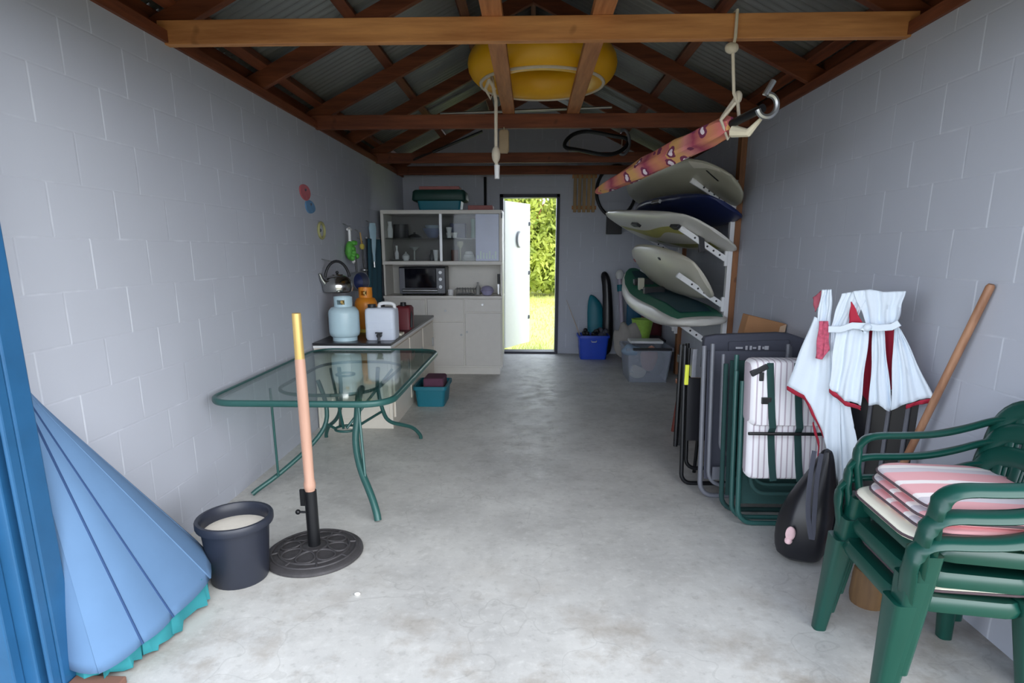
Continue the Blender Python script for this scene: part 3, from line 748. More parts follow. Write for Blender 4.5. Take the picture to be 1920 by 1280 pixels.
# clear storage bin and what is in it
cb = tub('storage_bin', 'clear plastic storage bin with clutter below the surfboards', 'bin', 1.10, 1.62, 6.78, 7.36, 0, .40, M['clearbin'], .04)
MB().box(1.16,1.60,6.74,6.80,.385,.41).build('lid_clip', M['black'], cb, smooth=0, bevel=.005)
def lump(name, label, cat, c, r, sc, mt):
    mb = MB().ball(c, r, 18, 12, sc); p = mb.build(name, mt)
    for v in p.data.vertices:
        v.co *= 1 + .10*math.sin(v.co.x*40+v.co.z*25) + .08*math.cos(v.co.y*36)
    return tag(p, label, cat)
lump('towel', 'peach towel pushed against the front of the clear bin', 'towel', V(1.37,6.90,.25), .12, (.75,.55,1.1), M['skin'])
lump('towel', 'white rag at the bottom of the clear bin', 'rag', V(1.25,6.92,.10), .10, (1,.6,.7), M['whitepad'])
lump('towel', 'pale blue rag hanging over the left corner of the clear bin', 'rag', V(1.155,6.84,.37), .11, (1,.7,.55), mat('faded_blue_rag', C(130,150,170), .9))
lump('towel', 'grey cloth heap inside the right half of the clear bin', 'cloth', V(1.5,7.1,.16), .14, (.7,1,.9), M['dgrey'])
lump('pillow', 'grey-beige cushion propped behind the left side of the clear bin', 'cushion', V(1.22,7.55,.36), .19, (.9,.45,1.15), mat('grey_beige_fabric', C(150,146,142), .9))
t = thing('toy_bucket', 'lime green patterned bucket behind the clear bin', 'bucket', V(1.47,7.62,.30))
MB().lathe([(.095,0),(.135,.22),(.140,.24),(.132,.24),(.128,.22),(.09,.01)], (1.41,7.62,.41), 24).build('body', M['lime'], t)
MB().box(1.26,1.68,7.42,7.85,.0,.41).build('stand', M['black'], t, smooth=0, bevel=.01)
t = thing('white_tray', 'white plastic tray resting on the back of the clear bin', 'tray', V(1.38,7.2,.41))
MB().box(1.19,1.58,7.12,7.37,.408,.44).build('tray_body', M['white'], t, smooth=0, bevel=.008)

# stool and the black folded stand before it
t = thing('stool', 'low wooden stool with orange-brown seat and red-brown legs', 'stool', V(1.36,4.75,0))
MB().sweep([V(1.36,4.75,.43),V(1.36,4.75,.465)], rrect(.34,.32,.07), up=(0,1,0)).build('seat', M['brown'], t, bevel=.006)
for sx in (-1,1):
    for sy in (-1,1):
        MB().tube([V(1.36+sx*.12,4.75+sy*.11,.43), V(1.36+sx*.155,4.75+sy*.145,0)], [.018,.015], 8).build('leg', M['redwood'], t)
for sy in (-1,1): MB().tube([V(1.225,4.75+sy*.13,.18), V(1.495,4.75+sy*.13,.18)], .010, 8).build('stretcher', M['redwood'], t)

def u_frame(t, name, mt, x0, x1, y, z0, z1, r=.013, rad=.07, lean=0.0, top=False, ytop=None):
    """tube frame in a plane facing the entrance; rounded at the bottom, leaning back by `lean` per metre"""
    def P(x, z): return V(x, y + lean*(z-z0), z)
    pts = [P(x0, z1)]
    pts += [P(x0+rad-rad*math.cos(a), z0+rad-rad*math.sin(a)) for a in [PI/2*i/5 for i in range(6)]]
    pts += [P(x1-rad+rad*math.sin(a), z0+rad-rad*math.cos(a)) for a in [PI/2*i/5 for i in range(6)]]
    pts += [P(x1, z1)]
    if top:
        pts = pts[1:-1]
        pts += [P(x1-rad+rad*math.cos(a), z1-rad+rad*math.sin(a)) for a in [PI/2*i/5 for i in range(6)]]
        pts += [P(x0+rad-rad*math.sin(a), z1-rad+rad*math.cos(a)) for a in [PI/2*i/5 for i in range(6)]]
        return MB().tube(pts, r, 10, True).build(name, mt, t)
    return MB().tube(pts, r, 10).build(name, mt, t)
t = thing('folding_stand', 'slim black folded stand leaning in front of the brown stool', 'stand', V(1.16,4.5,0))
for k in range(3):
    MB().tube([V(1.125+.035*k,4.46+.03*k,.012), V(1.14+.03*k,4.52+.03*k,.80)], .017, 8).build('leg', M['blackm'], t)
MB().box(1.12,1.26,4.50,4.56,.66,.72).build('hinge', M['black'], t, smooth=0, bevel=.006)

# folded chairs leaning in a row on the right
LEAN = .13
t = thing('folding_chair', 'narrow black folded chair with a yellow tag, last of the row of folded chairs', 'folding chair', V(1.25,3.78,0), group='folded chairs along the right wall')
u_frame(t, 'frame', M['blackm'], .985, 1.40, 3.70, .014, .90, .014, .06, LEAN); u_frame(t, 'frame', M['blackm'], 1.02, 1.38, 3.745, .10, .88, .013, .06, LEAN)
MB().prism([V(1.0,3.71,.30),V(1.385,3.71,.30),V(1.385,3.76,.70),V(1.0,3.76,.70)], (0,.012,0)).build('fabric', M['bag'], t, smooth=0)
MB().box(.975,1.0,3.735,3.75,.66,.79).build('luggage_tag', M['hiviz'], t, smooth=0, bevel=.003)
MB().box(1.0,1.03,3.68,3.735,.72,.90).build('armrest', M['grey'], t, smooth=0, bevel=.005)
t = thing('folding_chair', 'grey tube folded chair with grey mesh, second from the back of the row', 'folding chair', V(1.3,3.55,0), group='folded chairs along the right wall')
u_frame(t, 'frame', M['grey'], 1.05, 1.56, 3.50, .014, .93, .015, .08, LEAN); u_frame(t, 'frame', M['grey'], 1.085, 1.53, 3.46, .10, .95, .013, .08, LEAN)
u_frame(t, 'frame', M['grey'], 1.13, 1.50, 3.42, .30, .90, .012, .08, LEAN)
MB().prism([V(1.07,3.505,.12),V(1.54,3.505,.12),V(1.54,3.61,.90),V(1.07,3.61,.90)], (0,.008,0)).build('mesh_fabric', M['dgrey'], t, smooth=0)
MB().prism([V(1.10,3.44,.14),V(1.52,3.44,.14),V(1.52,3.445,.22),V(1.10,3.445,.22)], (0,.008,0)).build('strap', M['grey'], t, smooth=0)
t = thing('folding_chair', 'dark green folded chair with dark fabric behind the striped lounger', 'folding chair', V(1.35,3.34,0), group='folded chairs along the right wall')
u_frame(t, 'frame', M['dgreen'], 1.12, 1.62, 3.30, .014, .86, .014, .08, LEAN); u_frame(t, 'frame', M['tgreen'], 1.16, 1.60, 3.27, .20, .92, .013, .08, LEAN)
MB().prism([V(1.14,3.30,.10),V(1.60,3.30,.10),V(1.60,3.40,.88),V(1.14,3.40,.88)], (0,.010,0)).build('fabric', M['dgreen'], t, smooth=0)

t = thing('sun_lounger', 'folded sun lounger with thick white striped cushion and green straps', 'sun lounger', V(1.4,3.13,0), group='folded chairs along the right wall')
Y0 = 3.12
u_frame(t, 'frame', M['tgreen'], 1.155, 1.66, Y0, .014, .80, .014, .08, LEAN)
u_frame(t, 'frame', M['tgreen'], 1.145, 1.66, Y0+.075, .014, .84, .014, .08, LEAN)
u_frame(t, 'frame', M['dgreen'], 1.20, 1.64, Y0-.03, .20, .60, .012, .08, LEAN); u_frame(t, 'frame', M['dgreen'], 1.21, 1.63, Y0-.02, .25, .6, .010, .08, LEAN)
MB().prism([V(1.17,Y0+.02,.12),V(1.65,Y0+.02,.12),V(1.65,Y0+.06,.40),V(1.17,Y0+.06,.40)], (0,.012,0)).build('sling', M['dgreen'], t, smooth=0)
MB().tube([V(1.145,Y0-.075,.555), V(1.60,Y0-.075,.555)], .009, 8).build('cross_bar', M['blackm'], t)
# cushion: three channels of padding folded over, leaning with the frame
cx0, cx1, cz0, cz1 = 1.165, 1.66, .295, .93
def cush(name, xa, xb, za, zb, ya, yb, mt, parent, n=20):
    mb = MB(); rings = []
    w, h = (xb-xa), (zb-za)
    for k, (s_, dy) in enumerate(((.90,0),(.98,.012),(1,.03),(1,.06),(.98,.078),(.90,.09))):
        rings.append([V((xa+xb)/2+a*s_, ya+(yb-ya)*dy/.09+LEAN*((za+zb)/2+b-za), (za+zb)/2+b*(1-(1-s_)*.6)) for a, b in rrect(w, h, .035)])
    mb.loft(rings); return mb.build(name, mt, parent, smooth=60)
cs = cush('cushion', cx0-.006, cx1, cz0, cz1-.10, Y0-.07, Y0+.03, M['pinstripe'], t)
c2 = cush('cushion', cx0-.01, cx1, cz0+.29, cz1, Y0-.055, Y0+.09, M['pinstripe'], t)
for x in (1.285, 1.425):
    zz = cz0 + .29
    MB().sweep([V(x+.012,Y0-.076,cz0-.002), V(x,Y0-.076+LEAN*.1,cz0+.1), V(x-.010,Y0-.074+LEAN*.25,cz0+.25), V(x-.014,Y0-.068,zz), V(x-.018,Y0-.062+LEAN*.05,zz+.05), V(x-.035,Y0-.062+LEAN*.30,zz+.28), V(x-.035,Y0-.050+LEAN*.33,zz+.335)], rrect(.036,.008,.003), up=(0,-1,.1)).build('strap', M['dgreen'], t, smooth=0)
for (x, z, w, h) in ((1.235,.725,.05,.035),(1.205,.85,.022,.045)):
    MB().box(x-w/2, x+w/2, Y0-.066+LEAN*(z-.585), Y0-.030+LEAN*(z-.585), z-h/2, z+h/2).build('buckle', M['black'], t, smooth=0, bevel=.003)
MB().bar(V(1.155,Y0-.01,.86), V(1.235,Y0-.01,.905), .03, .02, up=(0,1,0)).build('buckle', M['black'], t, smooth=0, bevel=.003)

# big dark grey fabric chair standing behind them
t = thing('camp_chair', 'dark grey fabric chair back with a line of pale lettering, behind the loungers', 'camp chair', V(1.45,3.8,0))
def cc_(x, z): p = on_y(x, z, 3.76); return p
out = [cc_(1322,632), cc_(1345,628), cc_(1462,624), cc_(1484,626), cc_(1524,640), cc_(1530,690), cc_(1500,720), cc_(1340,720), cc_(1318,690)]
mb = MB(); mb.prism(out, (0,.07,0)); mb.build('back_panel', M['dgrey'], t, smooth=30, bevel=.012)
o2 = [cc_(1365,640), cc_(1480,636), cc_(1480,672), cc_(1365,676)]
MB().prism([p+V(0,-.014,0) for p in o2], (0,.02,0)).build('pocket', M['dgrey'], t, smooth=0, bevel=.008)
mb = MB()
for x, w, h in ((1384,12,3),(1397.5,3.5,7),(1405.5,3.5,7),(1412.5,6,3),(1421.5,4,7),(1429,3,4),(1435,7,6.5)):
    a = cc_(x, 651); hw, hh = w/2*.0035, h/2*.0036
    mb.box(a.x-hw, a.x+hw, 3.737, 3.744, a.z-hh, a.z+hh)
mb.build('lettering', mat('pale_print', C(190,190,196), .6), t, smooth=0)
for x in (1.13, 1.66):
    MB().tube([V(x,3.80,0), V(x,3.80,.74)], .012, 8).build('leg', M['blackm'], t); MB().tube([V(x-.0,3.93,0), V(x,3.84,.74)], .012, 8).build('leg', M['blackm'], t)
# cardboard box behind it
t = thing('cardboard_box', 'brown cardboard box top sticking up behind the grey fabric chair', 'box', V(1.62,4.25,0))
q = [on_y(1390,640,4.25), on_y(1404,590,4.25), on_y(1476,608,4.25), on_y(1466,640,4.25)]
base = [V(q[0].x,4.25,0), q[0], q[1], q[2], q[3], V(q[3].x,4.25,0)]
MB().prism(base, (0,.12,0)).build('box_body', M['card'], t, smooth=0, bevel=.004)
MB().prism([on_y(1463,612,4.245), on_y(1475,608,4.245), on_y(1472,622,4.245), on_y(1460,624,4.245)], (0,.006,0)).build('tape', mat('pale_tape', C(206,176,146), .6), t, smooth=0)

# ------------------------------------------------------------------ green plastic armchairs, stacked, with seat cushions
def make_chair(label, loc, rz):
    t = thing('plastic_armchair', label, 'chair', loc, rz, group='stack of green plastic armchairs')
    Mx = ROOT[t.name]
    G = M['green']
    def W(p): return Mx @ Vector(p)
    # seat: rounded shell with a down-turned rim
    mb = MB(); rings = []
    def seat_ring(k, z, front=.0):
        out = []
        for a, b in rrect(.47-2*k, .44-2*k, .10, 6):
            q = b - .0
            out.append(W((a*(1 - .10*max(0, b)/.22), b, z + .018*(b/.22)*-1 + (-.012 if b < -.17 else 0))))
        return out
    mb.loft([seat_ring(.006,.375), seat_ring(0,.40), seat_ring(.012,.424), seat_ring(.05,.420), seat_ring(.12,.408), seat_ring(.20,.404)])
    mb.build('seat', G, t, smooth=50)
    # legs: tapered channel legs
    for sx in (-1, 1):
        for (tx, ty, bx, by) in ((.215,-.20,.235,-.235), (.185,.19,.225,.235)):
            mb = MB(); rings = []
            for q in (0, .12, .5, 1):
                w = (.095 if by < 0 else .075)*(1-q)+.050*q; d = (.075 if by < 0 else .06)*(1-q)+.048*q
                c = V(sx*(tx+(bx-tx)*q), ty+(by-ty)*q, .415*(1-q))
                rings.append([W(c+V(a, b, 0)) for a, b in rrect(w, d, .016, 3)])
            mb.loft(rings); mb.build('leg', G, t, smooth=50)
    # arms: from the front leg up, round and back to the backrest
    for sx in (-1, 1):
        pts = [(sx*.225,-.195,.405),(sx*.240,-.203,.46),(sx*.258,-.215,.56),(sx*.262,-.20,.615),(sx*.265,-.16,.638),(sx*.268,-.05,.640),(sx*.268,.06,.648),(sx*.262,.16,.676),(sx*.240,.235,.715),(sx*.20,.268,.735)]
        pts = smoothpath([W(p) for p in pts], 2)
        n = len(pts); ups = []
        for i in range(n):
            q = i/(n-1)
            ups.append((Mx.to_3x3() @ Vector((sx*.25, -1 if q < .3 else 0, 0.0 if q < .22 else 1))).normalized())
        mb = MB().sweep(pts, ell(.033,.014,12), ups=ups)
        mb.build('armrest', G, t, smooth=60)
    # backrest: arched top rail, side rails and slats
    def bk(x, z):
        q = (z-.40)/.39; return W((x, .205 + .075*q + .0*x*x - .55*x*x*(.4+.6*q)*1.0, z))
    rail = smoothpath([bk(-.195,.40), bk(-.215,.55), bk(-.225,.68), bk(-.19,.765), bk(-.10,.795), bk(0,.80), bk(.10,.795), bk(.19,.765), bk(.225,.68), bk(.215,.55), bk(.195,.40)], 2)
    MB().sweep(rail, ell(.013,.036,12), ups=[(Mx.to_3x3() @ (Vector((0,0,.8)) + Vector((0,0,0))) ) if False else (p - W((0,.25,.58))).normalized() for p in rail]).build('back_frame', G, t, smooth=60)
    MB().sweep([bk(-.20,.47), bk(-.1,.465), bk(0,.46), bk(.1,.465), bk(.20,.47)], ell(.010,.03,10), up=(0,0,1)).build('lower_rail', G, t, smooth=60)
    for x in (-.135,-.068,0,.068,.135):
        zt = .785 - abs(x)*.14
        MB().sweep([bk(x*.86,.47), bk(x*.95,.6), bk(x*1.04,.70), bk(x*1.1,zt)], ell(.025,.007,10), ups=[Mx.to_3x3() @ Vector((0,1,.1))]*4).build('slat', G, t, smooth=60)
    return t
RZ = math.radians(-94); CP = (1.392, 1.94)
c0 = make_chair('lowest green plastic armchair of the stack, its feet on the concrete', (CP[0], CP[1], 0), RZ)
cm = Matrix.Rotation(RZ, 3, 'Z')
off = cm @ V(0,.024,0)
copy_tree(c0, (CP[0]+off.x, CP[1]+off.y, .085), RZ, 'middle green plastic armchair of the stack of three')
copy_tree(c0, (CP[0]+2*off.x, CP[1]+2*off.y, .17), RZ, 'topmost green plastic armchair of the stack, carrying the striped cushions')
def pad(label, z, mt, dx=0, dy=0, rot=0, th=.028, grp='seat cushions on the stacked chairs', w=.43, d=.42):
    R = Matrix.Rotation(RZ+rot, 4, 'Z'); T = Matrix.Translation(V(CP[0]+2*off.x, CP[1]+2*off.y, z)) @ R
    t = thing('seat_cushion', label, 'cushion', T.translation, RZ+rot, group=grp)
    mb = MB(); rings = []
    for s_, h in ((.93,0),(.99,.18),(1,.5),(.99,.82),(.95,.95),(.6,1.12),(.2,1.18)):
        rings.append([T @ V(a*s_+dx, b*s_+dy - .01, th*h - .04*(b+.21)*.35 + (-.05*max(0,-b-.12))) for a, b in rrect(w, d, .09, 6)])
    mb.loft(rings); mb.build('cover', mt, t, smooth=70)
    ring = [T @ V(a*1.003+dx, b*1.003+dy-.01, th*.5 - .04*(b+.21)*.35 + (-.05*max(0,-b-.12))) for a, b in rrect(w, d, .09, 6)]
    MB().tube(ring, .0045, 6, True).build('piping', mat('dark_piping', C(88,72,78), .8) if 'pip' not in M else M['pip'], t)
M['pip'] = mat('dark_piping', C(88,72,78), .8)
pad('ivory seat cushion at the bottom of the pile on the top chair', .602, M['whitepad'], 0, -.01, w=.45, d=.45)
pad('lowest pink striped seat cushion, directly on the ivory one', .634, M['pinkstripe'], .012, .012, .02)
pad('middle pink striped seat cushion of the pile of three', .666, M['pinkstripe'], .0, .022, -.02)
pad('topmost pink striped seat cushion, facing up on the chair stack', .698, M['pinkstripe'], -.004, .034, .01)
pad('ivory seat cushion squeezed between the lowest and middle green chairs', .432, M['whitepad'], th=.02, w=.40, d=.40)
t = thing('log', 'short brown log standing on the floor beneath the green chairs', 'log', V(1.47,2.34,0))
MB().lathe([(.068,0),(.074,.03),(.07,.12),(.066,.16),(.05,.17)], (1.47,2.38,0), 20).build('trunk', M['log'], t)

# ------------------------------------------------------------------ draped sunshade, black chairs and bag beneath, broom
pa, pb = V(1.37,2.97,0), V(1.80,2.62,0)
pdir = (pb-pa).normalized(); pn = V(-pdir.y*-1, -pdir.x, 0)
pn = V(pdir.y, -pdir.x, 0)            # towards the entrance
def pl(cx, cy, off=0.0):
    r = _ray(1460+cx/3.2, 520+cy/3.2); k = (pa-CAMP).dot(pn)/r.dot(pn)
    return CAMP + r*k + pn*off
t = thing('folding_chair', 'black folded chair standing under the draped white sunshade', 'folding chair', V(1.66,2.86,0), group='folded chairs along the right wall')
for k, off_ in enumerate((-.10,-.15)):
    a, b = pl(360,900,off_), pl(860,900,off_)
    a.z = b.z = 0.012
    pts = [V(a.x,a.y,.86)] + [V(a.x,a.y,.07), V(a.x,a.y,.012).lerp(V(b.x,b.y,.012),.12), V(a.x,a.y,.012).lerp(V(b.x,b.y,.012),.88), V(b.x,b.y,.07)] + [V(b.x,b.y,.86)]
    MB().tube(pts, .013, 10).build('frame', M['blackm'], t)
a, b = pl(380,900,-.115), pl(840,900,-.115)
MB().prism([V(a.x,a.y,.14),V(b.x,b.y,.14),V(b.x,b.y,.84),V(a.x,a.y,.84)], pn*.012).build('fabric', M['bag'], t, smooth=0)
for q in (.3,.55,.8):
    c = a.lerp(b,q); MB().tube([V(c.x,c.y,.1)+pn*.02, V(c.x,c.y,.82)+pn*.02], .010, 8).build('slat', M['grey'], t)
t = thing('sunshade', 'white sunshade with crimson lining tied up and draped over black chairs', 'sunshade', V(1.55,2.85,.4))
def along(pts, u):
    d = [0]
    for a, b in zip(pts, pts[1:]): d.append(d[-1] + math.hypot(b[0]-a[0], b[1]-a[1]))
    x = u*d[-1]
    for i in range(len(pts)-1):
        if x <= d[i+1] or i == len(pts)-2:
            q = (x-d[i])/max(1e-6, d[i+1]-d[i]); return (pts[i][0]+(pts[i+1][0]-pts[i][0])*q, pts[i][1]+(pts[i+1][1]-pts[i][1])*q)
def panel(name, topl, botl, off0, off1, amp, fr, mt, ph=0, nu=26, nv=22, th=.004):
    def P(u, v):
        a, b = along(topl, u), along(botl, u)
        o = off0 + (off1-off0)*v + amp*math.sin(fr*u*PI*2+ph)*(.35+.65*v) + amp*.4*math.sin(fr*2.3*u*PI*2+ph+3*v)
        wob = 3*math.sin(9*v+5*u+ph)
        return pl(a[0]+(b[0]-a[0])*v + wob, a[1]+(b[1]-a[1])*v, o)
    mb = MB().grid(P, nu, nv); p = mb.build(name, mt, t, smooth=80, solid=th); return p
def hem(topl, off, wd=26):
    panel('hem', topl, [(x-5, y+wd) for x, y in topl], off, off-.012, .006, 2, M['redcloth'], .4, 20, 4)
CL = M['cloth']
panel('lining', [(480,300),(720,300)], [(480,690),(530,770),(640,700),(720,640)], -.02, -.045, .006, 3, M['redcloth'])
panel('canopy_panel', [(270,72),(330,70)], [(235,300),(320,320)], .03, .03, .010, 1.5, CL)
panel('canopy_panel', [(385,95),(480,80),(545,78)], [(320,320),(370,300),(470,285)], .02, .05, .008, 2, CL, 1)
panel('canopy_panel', [(455,80),(560,70),(640,85),(768,80)], [(540,270),(580,300),(640,290),(730,250)], .025, .045, .010, 3, CL, 2)
panel('canopy_panel', [(225,230),(290,270),(370,300)], [(72,635),(180,690),(290,920),(380,1265),(400,1262)], .03, .06, .010, 2, CL, .4)
panel('canopy_panel', [(330,300),(390,300)], [(330,640),(410,800),(490,1000),(400,1265),(385,1265)], .045, .05, .008, 1.5, CL, 2, 20, 22)
panel('canopy_panel', [(365,300),(470,290),(560,310)], [(335,640),(430,715),(520,742)], .06, .095, .010, 2.0, CL, 1)
panel('canopy_panel', [(580,300),(640,300)], [(560,752),(620,745),(680,790),(695,760)], .045, .07, .010, 1.5, CL, 3)
panel('canopy_panel', [(705,270),(745,310)], [(690,780),(780,742),(860,715),(945,700)], .04, .07, .010, 2.2, CL, .5)
panel('pattern_patch', [(265,255),(320,255)], [(250,470),(290,480),(330,420)], .062, .085, .004, 2, mat('crimson_white_print', C(190,84,108), .8, 0, .75, 60), 0, 14, 14)
panel('lining', [(452,140),(458,140)], [(440,270),(520,262)], .062, .066, .0, 1, M['redcloth'], 0, 6, 6)
hem([(72,638),(180,700),(290,925)], .055); hem([(335,645),(430,722),(518,750)], .090); hem([(780,748),(860,722),(943,708)], .066); hem([(200,870),(235,1000),(225,1180)], -.02)
mb = MB(); mb.sweep([pl(*p, .09) for p in ((330,300),(400,300),(470,278),(540,282),(620,292),(700,286),(745,262))], rrect(.010,.030,.004), up=(0,0,1)); mb.build('tie_band', CL, t, smooth=0)
mb = MB().sweep([pl(560,290,.10), pl(530,300,.11), pl(545,320,.1)], rrect(.01,.02,.004), up=(0,0,1)).ball(pl(560,288,.10), .018); mb.build('bow', CL, t)
panel('corner_tab', [(205,120),(262,75)], [(225,205),(262,150)], .0, .02, .003, 1, mat('faded_red_fabric', C(176,88,104), .8), 0, 8, 8)

t = thing('tote_bag', 'black glossy bag slumped on the floor between lounger and green chairs', 'bag', V(1.38,2.72,0))
mb = MB(); rings = []
prof = [(1458+46,1046,30,.04),(1500,1040,46,.09),(1503,1010,50,.12),(1508,975,50,.12),(1520,935,44,.10),(1534,900,30,.07),(1546,865,17,.04),(1552,840,8,.02)]
for k, (x, y, hw, ry) in enumerate(prof):
    c = on_y(x, y, 2.74); c.z = max(c.z, .012); rx = hw*2.72/1080
    rings.append([c + V(rx*math.cos(a)*(1+.10*math.sin(3*a+k*.4)), ry*math.sin(a)*(1+.12*math.sin(4*a+.3*k)), 0) for a in [2*PI*j/24 for j in range(24)]])
mb.loft(rings); mb.build('bag_body', M['bag'], t, sub=1)
s_ = [on_y(1527,845,2.64), on_y(1518,900,2.60), on_y(1514,960,2.595), on_y(1520,1008,2.60), on_y(1524,1012,2.60), on_y(1527,960,2.60), on_y(1531,900,2.62), on_y(1540,850,2.66)]
MB().sweep(smoothpath(s_,1), rrect(.022,.005,.002), up=(0,1,0)).build('strap', M['dgrey'], t, smooth=0)
mb = MB().ball(on_y(1482,1000,2.645), .030, 10, 8, (.8,.5,1.2)).ball(on_y(1478,1013,2.645), .018, 10, 8)
mb.build('scarf', mat('pale_pink_scarf', C(222,186,190), .8, 0, .3, 30), t)
# broom
bt = on_x(1859,533,1.785)
k = 0.0
while k < 3:
    bb = on_z(1710-148*k, 835+302*k, 0.0)
    if bb.z <= 0 and bb.x < 1.70 and bb.y > 0: break
    k += .02
t = thing('broom_handle', 'long wooden broom handle leaning against the right wall beside the sunshade', 'broom', bb)
d = (bt-bb).normalized()
MB().tube([bb+d*.06, bt-d*.01, bt], [.016,.016,.011], 12).build('handle', wood('broom_wood', C(136,92,66), C(178,132,100), 'Z', 1, .5), t)
MB().tube([bb, bb+d*.07], .019, 12).build('end_sleeve', M['red'], t)

# ------------------------------------------------------------------ left front: blue parasol, pot, parasol base
tip = V(-1.765,1.955,1.02); hc = V(-1.58,2.09,.10); axd = (tip-hc); n_ = axd.normalized()
t = thing('garden_parasol', 'large folded blue canvas parasol standing on its hem behind the blue jamb', 'parasol', V(-1.6,2.1,0))
hemA = [on_z(160,1262,.06), on_z(268,1206,.09), on_z(325,1156,.10), on_z(395,1084,.11)]
#   (angle-free) hem: ridges of the folded canopy, going round; valleys lie between them and closer to the axis
ridge = [V(-1.66,1.80,.07), hemA[0]+V(.05,.0,0), hemA[1], hemA[2], hemA[3], V(-1.50,2.47,.16), V(-1.66,2.50,.24), V(-1.78,2.36,.25), V(-1.80,2.12,.22), V(-1.78,1.92,.14)]
ctr = sum(ridge, V(0,0,0))/len(ridge)
loop = []
for i in range(len(ridge)):
    a, b = ridge[i], ridge[(i+1) % len(ridge)]
    loop.append(a)
    for q in (.2,.4,.6,.8):
        p = a.lerp(b, q); loop.append(p.lerp(ctr, -.05*math.sin(PI*q)))
    loop.append(a.lerp(b, .97)); loop.append(b.lerp(ctr, .13) + (a-b)*.10)
prof = [(0,1),(.04,.965),(.2,.81),(.4,.615),(.6,.42),(.75,.275),(.85,.18),(.93,.11),(1,.06)]
def canopy(scale, zoff, name, mt, upto=9):
    mb = MB(); rings = []
    for q, k in prof[:upto]:
        ax_ = ctr.lerp(tip, q)
        rings.append([ax_ + (p-ctr)*k*scale + V(0,0,zoff*(1-q)) for p in loop])
    mb.loft(rings, True, False); return mb.build(name, mt, t, smooth=30, solid=.004)
canopy(1.0, 0, 'canopy', M['bluecloth'])
for i in (2, 3):
    MB().tube([(ctr.lerp(tip,q) + (ridge[i]-ctr)*k*1.006) for q, k in prof], .0045, 6).build('seam', M['seam'], t)
mb = MB(); inner = []
for i, p in enumerate(loop):
    inner.append(p.lerp(ctr, .10 + .05*math.sin(i*1.7)))
rings = [[p + V(0,0,.03) for p in inner], [V(p.x + .012*math.sin(i*2.1), p.y + .012*math.cos(i*1.3), .008 + .02*(1+math.sin(i*1.9))*.5 + max(0,p.z-.12)*.6) for i, p in enumerate([q.lerp(ctr,.0) for q in inner])], [p.lerp(ctr,.35)*1 + V(0,0,0) for p in inner]]
mb.loft(rings, True, False); mb.build('lining', M['tealcloth'], t, smooth=40, solid=.003)
MB().tube([V(ctr.x,ctr.y,.02), tip + n_*.35], .019, 10).build('pole', M['timber_z'], t)
p = MB().box(-1.60,-1.42,1.725,1.79,0,.028).build('floor_brick', M['brick'], smooth=0, bevel=.004); tag(p, 'flat brown brick on the floor beneath the blue parasol hem', 'brick')

t = thing('plant_pot', 'large black nursery pot filled with pale sand', 'plant pot', V(-1.355,2.50,0))
pc = (-1.355,2.50,0)
MB().lathe([(0.1195,0.0000),(0.1257,0.0108),(0.1460,0.2610),(0.1487,0.2700),(0.1646,0.2718),(0.1673,0.2790),(0.1673,0.3015),(0.1637,0.3078),(0.1505,0.3078),(0.1451,0.3015),(0.1416,0.2700),(0.1389,0.2340)], pc, 40, cap=False).build('body', M['pot'], t)
MB().lathe([(0.0009,0.2628),(0.0708,0.2610),(0.1239,0.2520),(0.1416,0.2466),(0.1416,0.2340)], pc, 32).build('sand_fill', M['sand'], t)
MB().lathe([(0.1204,0.0000),(0.1204,0.0108),(0.0177,0.0108)], pc, 32).build('base', M['pot'], t)

bc = V(-1.083,2.725,0)
t = thing('parasol_stand', 'round cast-iron parasol base with petal relief and black tube', 'parasol stand', bc)
MB().lathe([(.232,0),(.238,.006),(.236,.018),(.225,.026),(.185,.032),(.06,.046),(.035,.05)], bc, 56).build('plate', M['iron_b'], t)
mb = MB()
def pz(r): return .028 + (.225-r)*.125
for r in (.205,.17,.065): mb.tube([bc+V(r*math.cos(a), r*math.sin(a), pz(r)) for a in [2*PI*i/48 for i in range(48)]], .006, 8, True)
for k in range(8):
    a0 = 2*PI*k/8; pts = []
    for i in range(21):
        q = 2*PI*i/20; r = .118 + .048*math.cos(q); a = a0 + .36*math.sin(q)
        pts.append(bc+V(r*math.cos(a), r*math.sin(a), pz(r)+.002))
    mb.tube(pts[:-1], .0055, 8, True)
    mb.tube([bc+V(r*math.cos(a0+PI/8), r*math.sin(a0+PI/8), pz(r)+.001) for r in (.172,.19,.204)], .006, 6)
mb.build('relief', M['iron_b'], t)
MB().lathe([(.030,.035),(.030,.34),(.026,.34)], bc, 20).build('tube', M['blackm'], t)
MB().box(bc.x-.052,bc.x-.030,bc.y-.006,bc.y+.006,.26,.345).build('slot_guide', M['blackm'], t, smooth=0)
mb = MB().tube([bc+V(-.03,0,.225), bc+V(-.062,0,.225)], .006, 8); mb.ball(bc+V(-.07,0,.225), .013); mb.build('thumb_screw', M['blackm'], t)
t = thing('parasol_pole', 'lower half of a parasol pole, terracotta wood with a brass upper sleeve', 'pole', bc+V(0,0,.05))
MB().tube([bc+V(0,0,.05), bc+V(0,0,.33), bc+V(0,0,.36)], [.0235,.0235,.0235], 18).build('foot', M['pole'], t)
MB().lathe([(.0235,.345),(.028,.355),(.029,.375),(.024,.40),(.0255,.62),(.0255,.80),(.0235,.995),(.021,1.0)], bc, 20).build('shaft', M['pole'], t)
MB().lathe([(.0215,.98),(.0220,1.00),(.0205,1.21),(.018,1.212)], bc, 20).build('sleeve', M['brass'], t)
p = MB().ball((0,0,0), .014, 10, 7, (1,.7,.5)); q = on_z(670,1113,.006); p.v = [v+q for v in p.v]
p = p.build('shell', M['pebble']); tag(p, 'tiny white shell lying on the concrete in front of the parasol base', 'shell')

